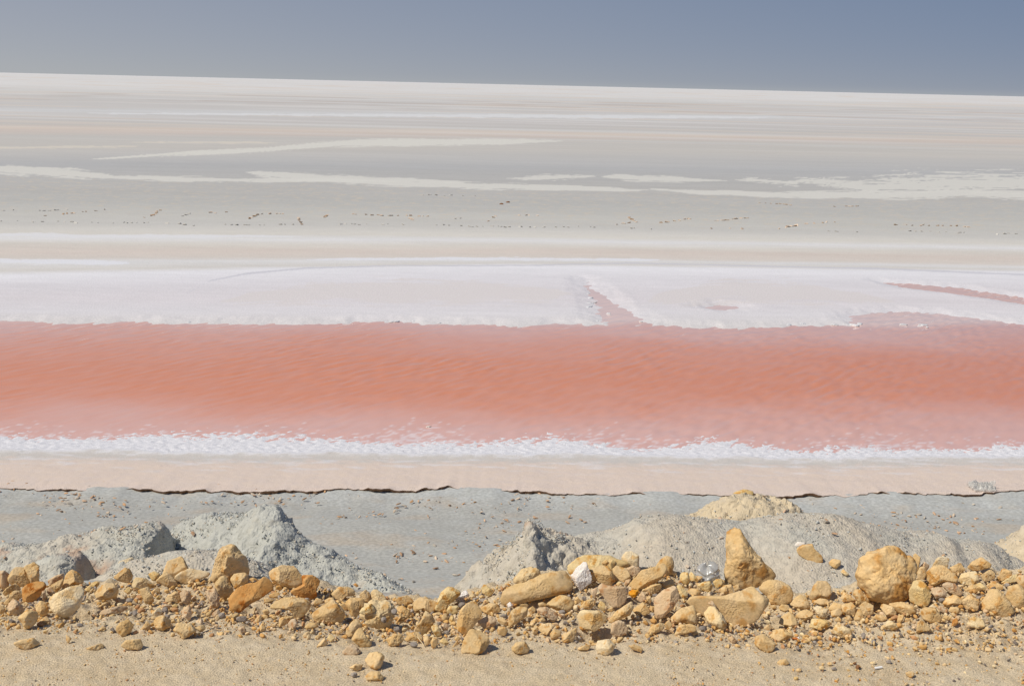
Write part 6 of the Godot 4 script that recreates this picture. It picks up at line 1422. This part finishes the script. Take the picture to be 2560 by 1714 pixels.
	rock(&"pebble", "small sandy pale pebble left of the flat triangular stone on the right sand", "pebble", "grey and brown pebbles in the rubble", Vector3(1.128, 0.003, -3.127), -0.346, 0.472, 0.0061, &"sand", &"r", 3, [9,2,7,-3,-2,-5,-8,-4,-10,1,-2,4,6,6])
	rock(&"pebble", "small ochre pebble below the flat sandy stone sunk in the sand", "pebble", "grey and brown pebbles in the rubble", Vector3(0.991, 0.005, -3.112), -0.308, 0.479, 0.0059, &"ochre", &"r", 3, [8,1,6,-4,-1,-6,-7,-4,-8,1,-2,5,5,6])
	rock(&"pebble", "small grey pebble below the flat triangular stone on the right sand", "pebble", "grey and brown pebbles in the rubble", Vector3(1.177, 0.004, -3.134), -0.359, 0.469, 0.0062, &"grey", &"r", 3, [8,2,7,-4,-2,-6,-7,-5,-9,1,-2,5,5,7])
	rock(&"boulder", "largest round boulder with a rough pitted face", "boulder", "rocks heaped along the road edge", Vector3(1.322, 0.071, -3.617), -0.351, 0.400, 0.0794, &"ochre", &"p", 5, [-107,-15,-101,31,-70,67,-39,80,-9,102,17,103,50,97,75,79,94,46,98,3,84,-38,81,-66,44,-89,6,-101,-29,-96,-51,-94,-84,-61])
	rock(&"stone", "small ochre stone above the orange slab near the right edge", "stone", "small stones in the rubble line", Vector3(1.755, 0.061, -3.669), -0.446, 0.383, 0.0183, &"ochre", &"r", 4, [-21,-12,-12,21,23,16,20,-4,-9,-27])
	rock(&"rock_slab", "orange slab near the right edge", "rock slab", "rocks heaped along the road edge", Vector3(1.765, 0.053, -3.646), -0.451, 0.386, 0.0174, &"yellow", &"s", 4, [-33,-19,4,17,21,24,17,-5,-10,-17])
	rock(&"stone", "small tan stone right of the orange slab near the right edge", "stone", "small stones in the rubble line", Vector3(1.795, 0.057, -3.628), -0.459, 0.386, 0.0155, &"tan", &"a", 3, [-20,0,-12,18,11,23,16,-23,-5,-19])
	rock(&"rock", "greyish rounded stone below the domed stone", "rock", "rocks heaped along the road edge", Vector3(1.533, 0.048, -3.569), -0.406, 0.402, 0.0235, &"pink", &"r", 4, [-38,6,-22,20,7,20,36,-10,32,-19,11,-20,-16,-12])
	rock(&"stone", "small pinkish stone left of the greyish rounded stone below the domed stone", "stone", "small stones in the rubble line", Vector3(1.478, 0.041, -3.547), -0.395, 0.408, 0.0197, &"pink", &"r", 4, [-24,-9,-21,11,-4,23,28,10,23,-8,-9,-25])
	rock(&"stone", "small ochre stone below the greyish rounded stone below the domed stone", "stone", "small stones in the rubble line", Vector3(1.504, 0.042, -3.488), -0.407, 0.412, 0.0228, &"ochre", &"a", 4, [-33,-16,-21,8,3,24,34,11,29,-6,2,-14,-15,-25])
	rock(&"stone", "small ochre stone above the small rust-coloured stone on the right sand", "stone", "small stones in the rubble line", Vector3(1.495, 0.029, -3.447), -0.409, 0.419, 0.0128, &"ochre", &"a", 3, [-19,-8,-14,9,13,12,18,-3,9,-13])
	rock(&"rock", "large smooth half-buried rock near the right edge", "rock", "rocks heaped along the road edge", Vector3(1.641, 0.044, -3.464), -0.442, 0.408, 0.0286, &"tan", &"r", 5, [-58,-20,-50,0,-24,49,-2,54,45,13,58,-14,51,-31,7,-40,-23,-39])
	rock(&"boulder", "tan boulder cut by the right edge", "boulder", "rocks heaped along the road edge", Vector3(1.721, 0.059, -3.497), -0.457, 0.399, 0.0318, &"tan", &"r", 4, [-37,-16,-30,29,1,46,28,25,35,-30,2,-43])
	rock(&"stone", "small tan stone left of the ochre rock in front of the boulder's shadow", "stone", "small stones in the rubble line", Vector3(1.285, 0.010, -3.471), -0.355, 0.428, 0.0208, &"tan", &"a", 4, [-29,8,-25,20,11,16,28,-3,20,-20,-6,-19])
	rock(&"rock", "upright yellow block leaning on the boulder", "rock", "rocks heaped along the road edge", Vector3(1.408, 0.045, -3.530), -0.379, 0.411, 0.0332, &"yellow", &"a", 5, [-37,2,-25,40,-3,49,25,30,36,5,34,-28,20,-44,-11,-39,-30,-32])
	rock(&"rock", "ochre rock in front of the boulder's shadow", "rock", "rocks heaped along the road edge", Vector3(1.335, 0.018, -3.474), -0.367, 0.424, 0.0281, &"ochre", &"r", 4, [-55,4,-8,23,39,10,44,-8,15,-24,-17,-16])
	rock(&"cobble", "ochre cobble below the upright yellow block", "cobble", "rocks heaped along the road edge", Vector3(1.409, 0.021, -3.421), -0.391, 0.426, 0.0252, &"ochre", &"r", 4, [-37,-1,-26,22,11,27,36,-3,33,-19,1,-25,-25,-17])
	rock(&"stone", "small cream stone above the ochre cobble below the upright yellow block", "stone", "small stones in the rubble line", Vector3(1.439, 0.020, -3.486), -0.392, 0.419, 0.0087, &"cream", &"r", 3, [-14,-2,-2,9,11,3,5,-9])
	rock(&"stone", "small pinkish stone right of the ochre cobble below the upright yellow block", "stone", "small stones in the rubble line", Vector3(1.461, 0.023, -3.460), -0.399, 0.420, 0.0128, &"pink", &"a", 3, [-20,6,-5,12,19,-2,13,-11,-8,-7])
	rock(&"rock", "flat triangular stone on the right sand", "rock", "rocks heaped along the road edge", Vector3(1.350, 0.020, -3.337), -0.384, 0.437, 0.0188, &"ochre", &"s", 4, [-17,-25,-16,12,-7,24,22,6,25,-6,6,-12])
	rock(&"stone", "small rust-coloured stone on the right sand", "stone", "rocks heaped along the road edge", Vector3(1.468, 0.023, -3.370), -0.411, 0.428, 0.0112, &"rust", &"a", 3, [-10,-17,-7,7,4,17,12,3,2,-12])
	rock(&"stone", "small sandy pale stone below the ochre rock in front of the boulder's shadow", "stone", "small stones in the rubble line", Vector3(1.264, 0.003, -3.377), -0.358, 0.440, 0.0166, &"sand", &"r", 4, [-21,-8,-13,17,12,11,24,-5,3,-16])
	rock(&"stone", "small tan stone right of the wide tan block left of the round boulder", "stone", "small stones in the rubble line", Vector3(1.253, -0.007, -3.451), -0.348, 0.435, 0.0140, &"tan", &"a", 3, [-23,-8,-17,9,8,11,27,1,8,-11])
	rock(&"stone", "small ochre stone below the ochre rock in front of the boulder's shadow", "stone", "small stones in the rubble line", Vector3(1.308, 0.008, -3.418), -0.366, 0.433, 0.0114, &"ochre", &"a", 3, [-11,-14,-8,10,11,17,9,-5,0,-17])
	rock(&"sand_clod", "crumbly flat clod on the right sand", "sand clod", "rocks heaped along the road edge", Vector3(1.534, 0.026, -3.362), -0.428, 0.425, 0.0206, &"sand", &"c", 4, [-32,-11,-11,19,19,18,31,-3,13,-15,-18,-19])
	rock(&"stone", "small tan stone left of the broad domed ochre stone right of the boulder", "stone", "small stones in the rubble line", Vector3(1.474, 0.045, -3.700), -0.379, 0.394, 0.0155, &"tan", &"a", 3, [-17,-2,-9,22,9,26,17,-1,11,-19,-9,-26])
	rock(&"stone", "small ochre stone below the pale tan block below the low pyramid", "stone", "small stones in the rubble line", Vector3(1.611, 0.042, -3.584), -0.422, 0.399, 0.0173, &"ochre", &"a", 4, [-32,-9,-1,17,31,7,12,-11,-18,-14])
	rock(&"stone", "small yellow stone right of the pale tan block below the low pyramid", "stone", "small stones in the rubble line", Vector3(1.644, 0.046, -3.599), -0.429, 0.396, 0.0147, &"yellow", &"a", 3, [-24,0,-5,14,23,-2,9,-13])
	rock(&"stone", "small ochre stone left of the orange slab near the right edge", "stone", "small stones in the rubble line", Vector3(1.699, 0.041, -3.615), -0.439, 0.394, 0.0166, &"ochre", &"a", 4, [-31,-3,-7,16,24,9,29,-7,-4,-14,-17,-14])
	rock(&"stone", "small tan stone right of the greyish rounded stone below the domed stone", "stone", "small stones in the rubble line", Vector3(1.560, 0.040, -3.479), -0.422, 0.411, 0.0240, &"tan", &"c", 4, [-31,6,-4,30,28,13,25,-23,-8,-24,-29,-12])
	rock(&"stone", "small pinkish stone left of the pale block perched above the domed stone", "stone", "small stones in the rubble line", Vector3(1.494, 0.059, -3.745), -0.380, 0.386, 0.0117, &"pink", &"a", 3, [-26,-31,2,11,23,0,5,-37])
	rock(&"stone", "small pinkish stone right of the wide tan block left of the round boulder", "stone", "small stones in the rubble line", Vector3(1.224, -0.014, -3.439), -0.342, 0.439, 0.0093, &"pink", &"r", 3, [-13,-2,-2,10,12,2,5,-10])
	rock(&"stone", "small ochre stone left of the pale block perched above the domed stone", "stone", "small stones in the rubble line", Vector3(1.467, 0.085, -3.745), -0.373, 0.382, 0.0110, &"ochre", &"a", 3, [-14,6,-7,15,14,2,10,-68,-1,-72])
	rock(&"stone", "small tan stone below the ochre rock in front of the boulder's shadow", "stone", "small stones in the rubble line", Vector3(1.331, 0.004, -3.417), -0.372, 0.433, 0.0085, &"tan", &"a", 3, [-14,-10,-8,7,12,8,11,-5])
	rock(&"rock", "broad domed ochre stone right of the boulder", "rock", "rocks heaped along the road edge", Vector3(1.523, 0.058, -3.654), -0.395, 0.393, 0.0341, &"ochre", &"r", 5, [-49,4,-25,30,3,38,36,22,59,9,56,-16,9,-19,-13,-35,-41,-43])
	rock(&"rock", "pale block perched above the domed stone", "rock", "rocks heaped along the road edge", Vector3(1.560, 0.069, -3.753), -0.394, 0.382, 0.0172, &"cream", &"a", 4, [-33,-33,-17,8,6,21,26,13,23,-32,-17,-39])
	rock(&"stone", "small ochre stone left of the pale tan block below the low pyramid", "stone", "small stones in the rubble line", Vector3(1.609, 0.054, -3.723), -0.408, 0.386, 0.0181, &"ochre", &"a", 4, [-28,0,7,24,26,2,9,-18,-15,-17])
	rock(&"rock", "low pyramid-shaped rock against the right clay", "rock", "rocks heaped along the road edge", Vector3(1.698, 0.059, -3.752), -0.425, 0.379, 0.0251, &"ochre", &"a", 4, [-41,-16,-27,7,3,30,42,9,38,-3,-2,-23,-31,-25])
	rock(&"rock", "pale tan block below the low pyramid", "rock", "rocks heaped along the road edge", Vector3(1.621, 0.052, -3.648), -0.418, 0.391, 0.0241, &"sand", &"a", 4, [-36,-20,-29,12,21,33,36,-3,17,-21,-14,-27])
	rock(&"stone", "small ochre stone below the low pyramid-shaped rock against the right clay", "stone", "small stones in the rubble line", Vector3(1.692, 0.059, -3.659), -0.433, 0.387, 0.0188, &"ochre", &"a", 4, [-26,-5,4,26,21,15,21,-7,-11,-25])
	rock(&"pebble", "small grey pebble left of the large smooth half-buried rock near the right edge", "pebble", "grey and brown pebbles in the rubble", Vector3(1.610, 0.036, -3.533), -0.428, 0.405, 0.0063, &"grey", &"r", 3, [10,2,8,-4,-2,-7,-9,-5,-11,1,-3,5,7,7])
	rock(&"pebble", "small grey pebble below the orange slab near the right edge", "pebble", "grey and brown pebbles in the rubble", Vector3(1.742, 0.044, -3.619), -0.449, 0.391, 0.0065, &"grey", &"r", 3, [9,2,7,-5,-1,-8,-8,-6,-10,2,-3,7,6,8])
	rock(&"pebble", "small grey pebble left of the ochre rock in front of the boulder's shadow", "pebble", "grey and brown pebbles in the rubble", Vector3(1.248, -0.015, -3.420), -0.350, 0.440, 0.0035, &"grey", &"r", 3, [6,1,4,-2,-1,-4,-5,-3,-6,1,-1,3,4,4])
	rock(&"pebble", "small grey pebble left of the flat triangular stone on the right sand", "pebble", "grey and brown pebbles in the rubble", Vector3(1.325, 0.000, -3.375), -0.374, 0.438, 0.0035, &"grey", &"r", 3, [5,1,4,-2,-1,-3,-5,-3,-6,0,-1,3,4,4])
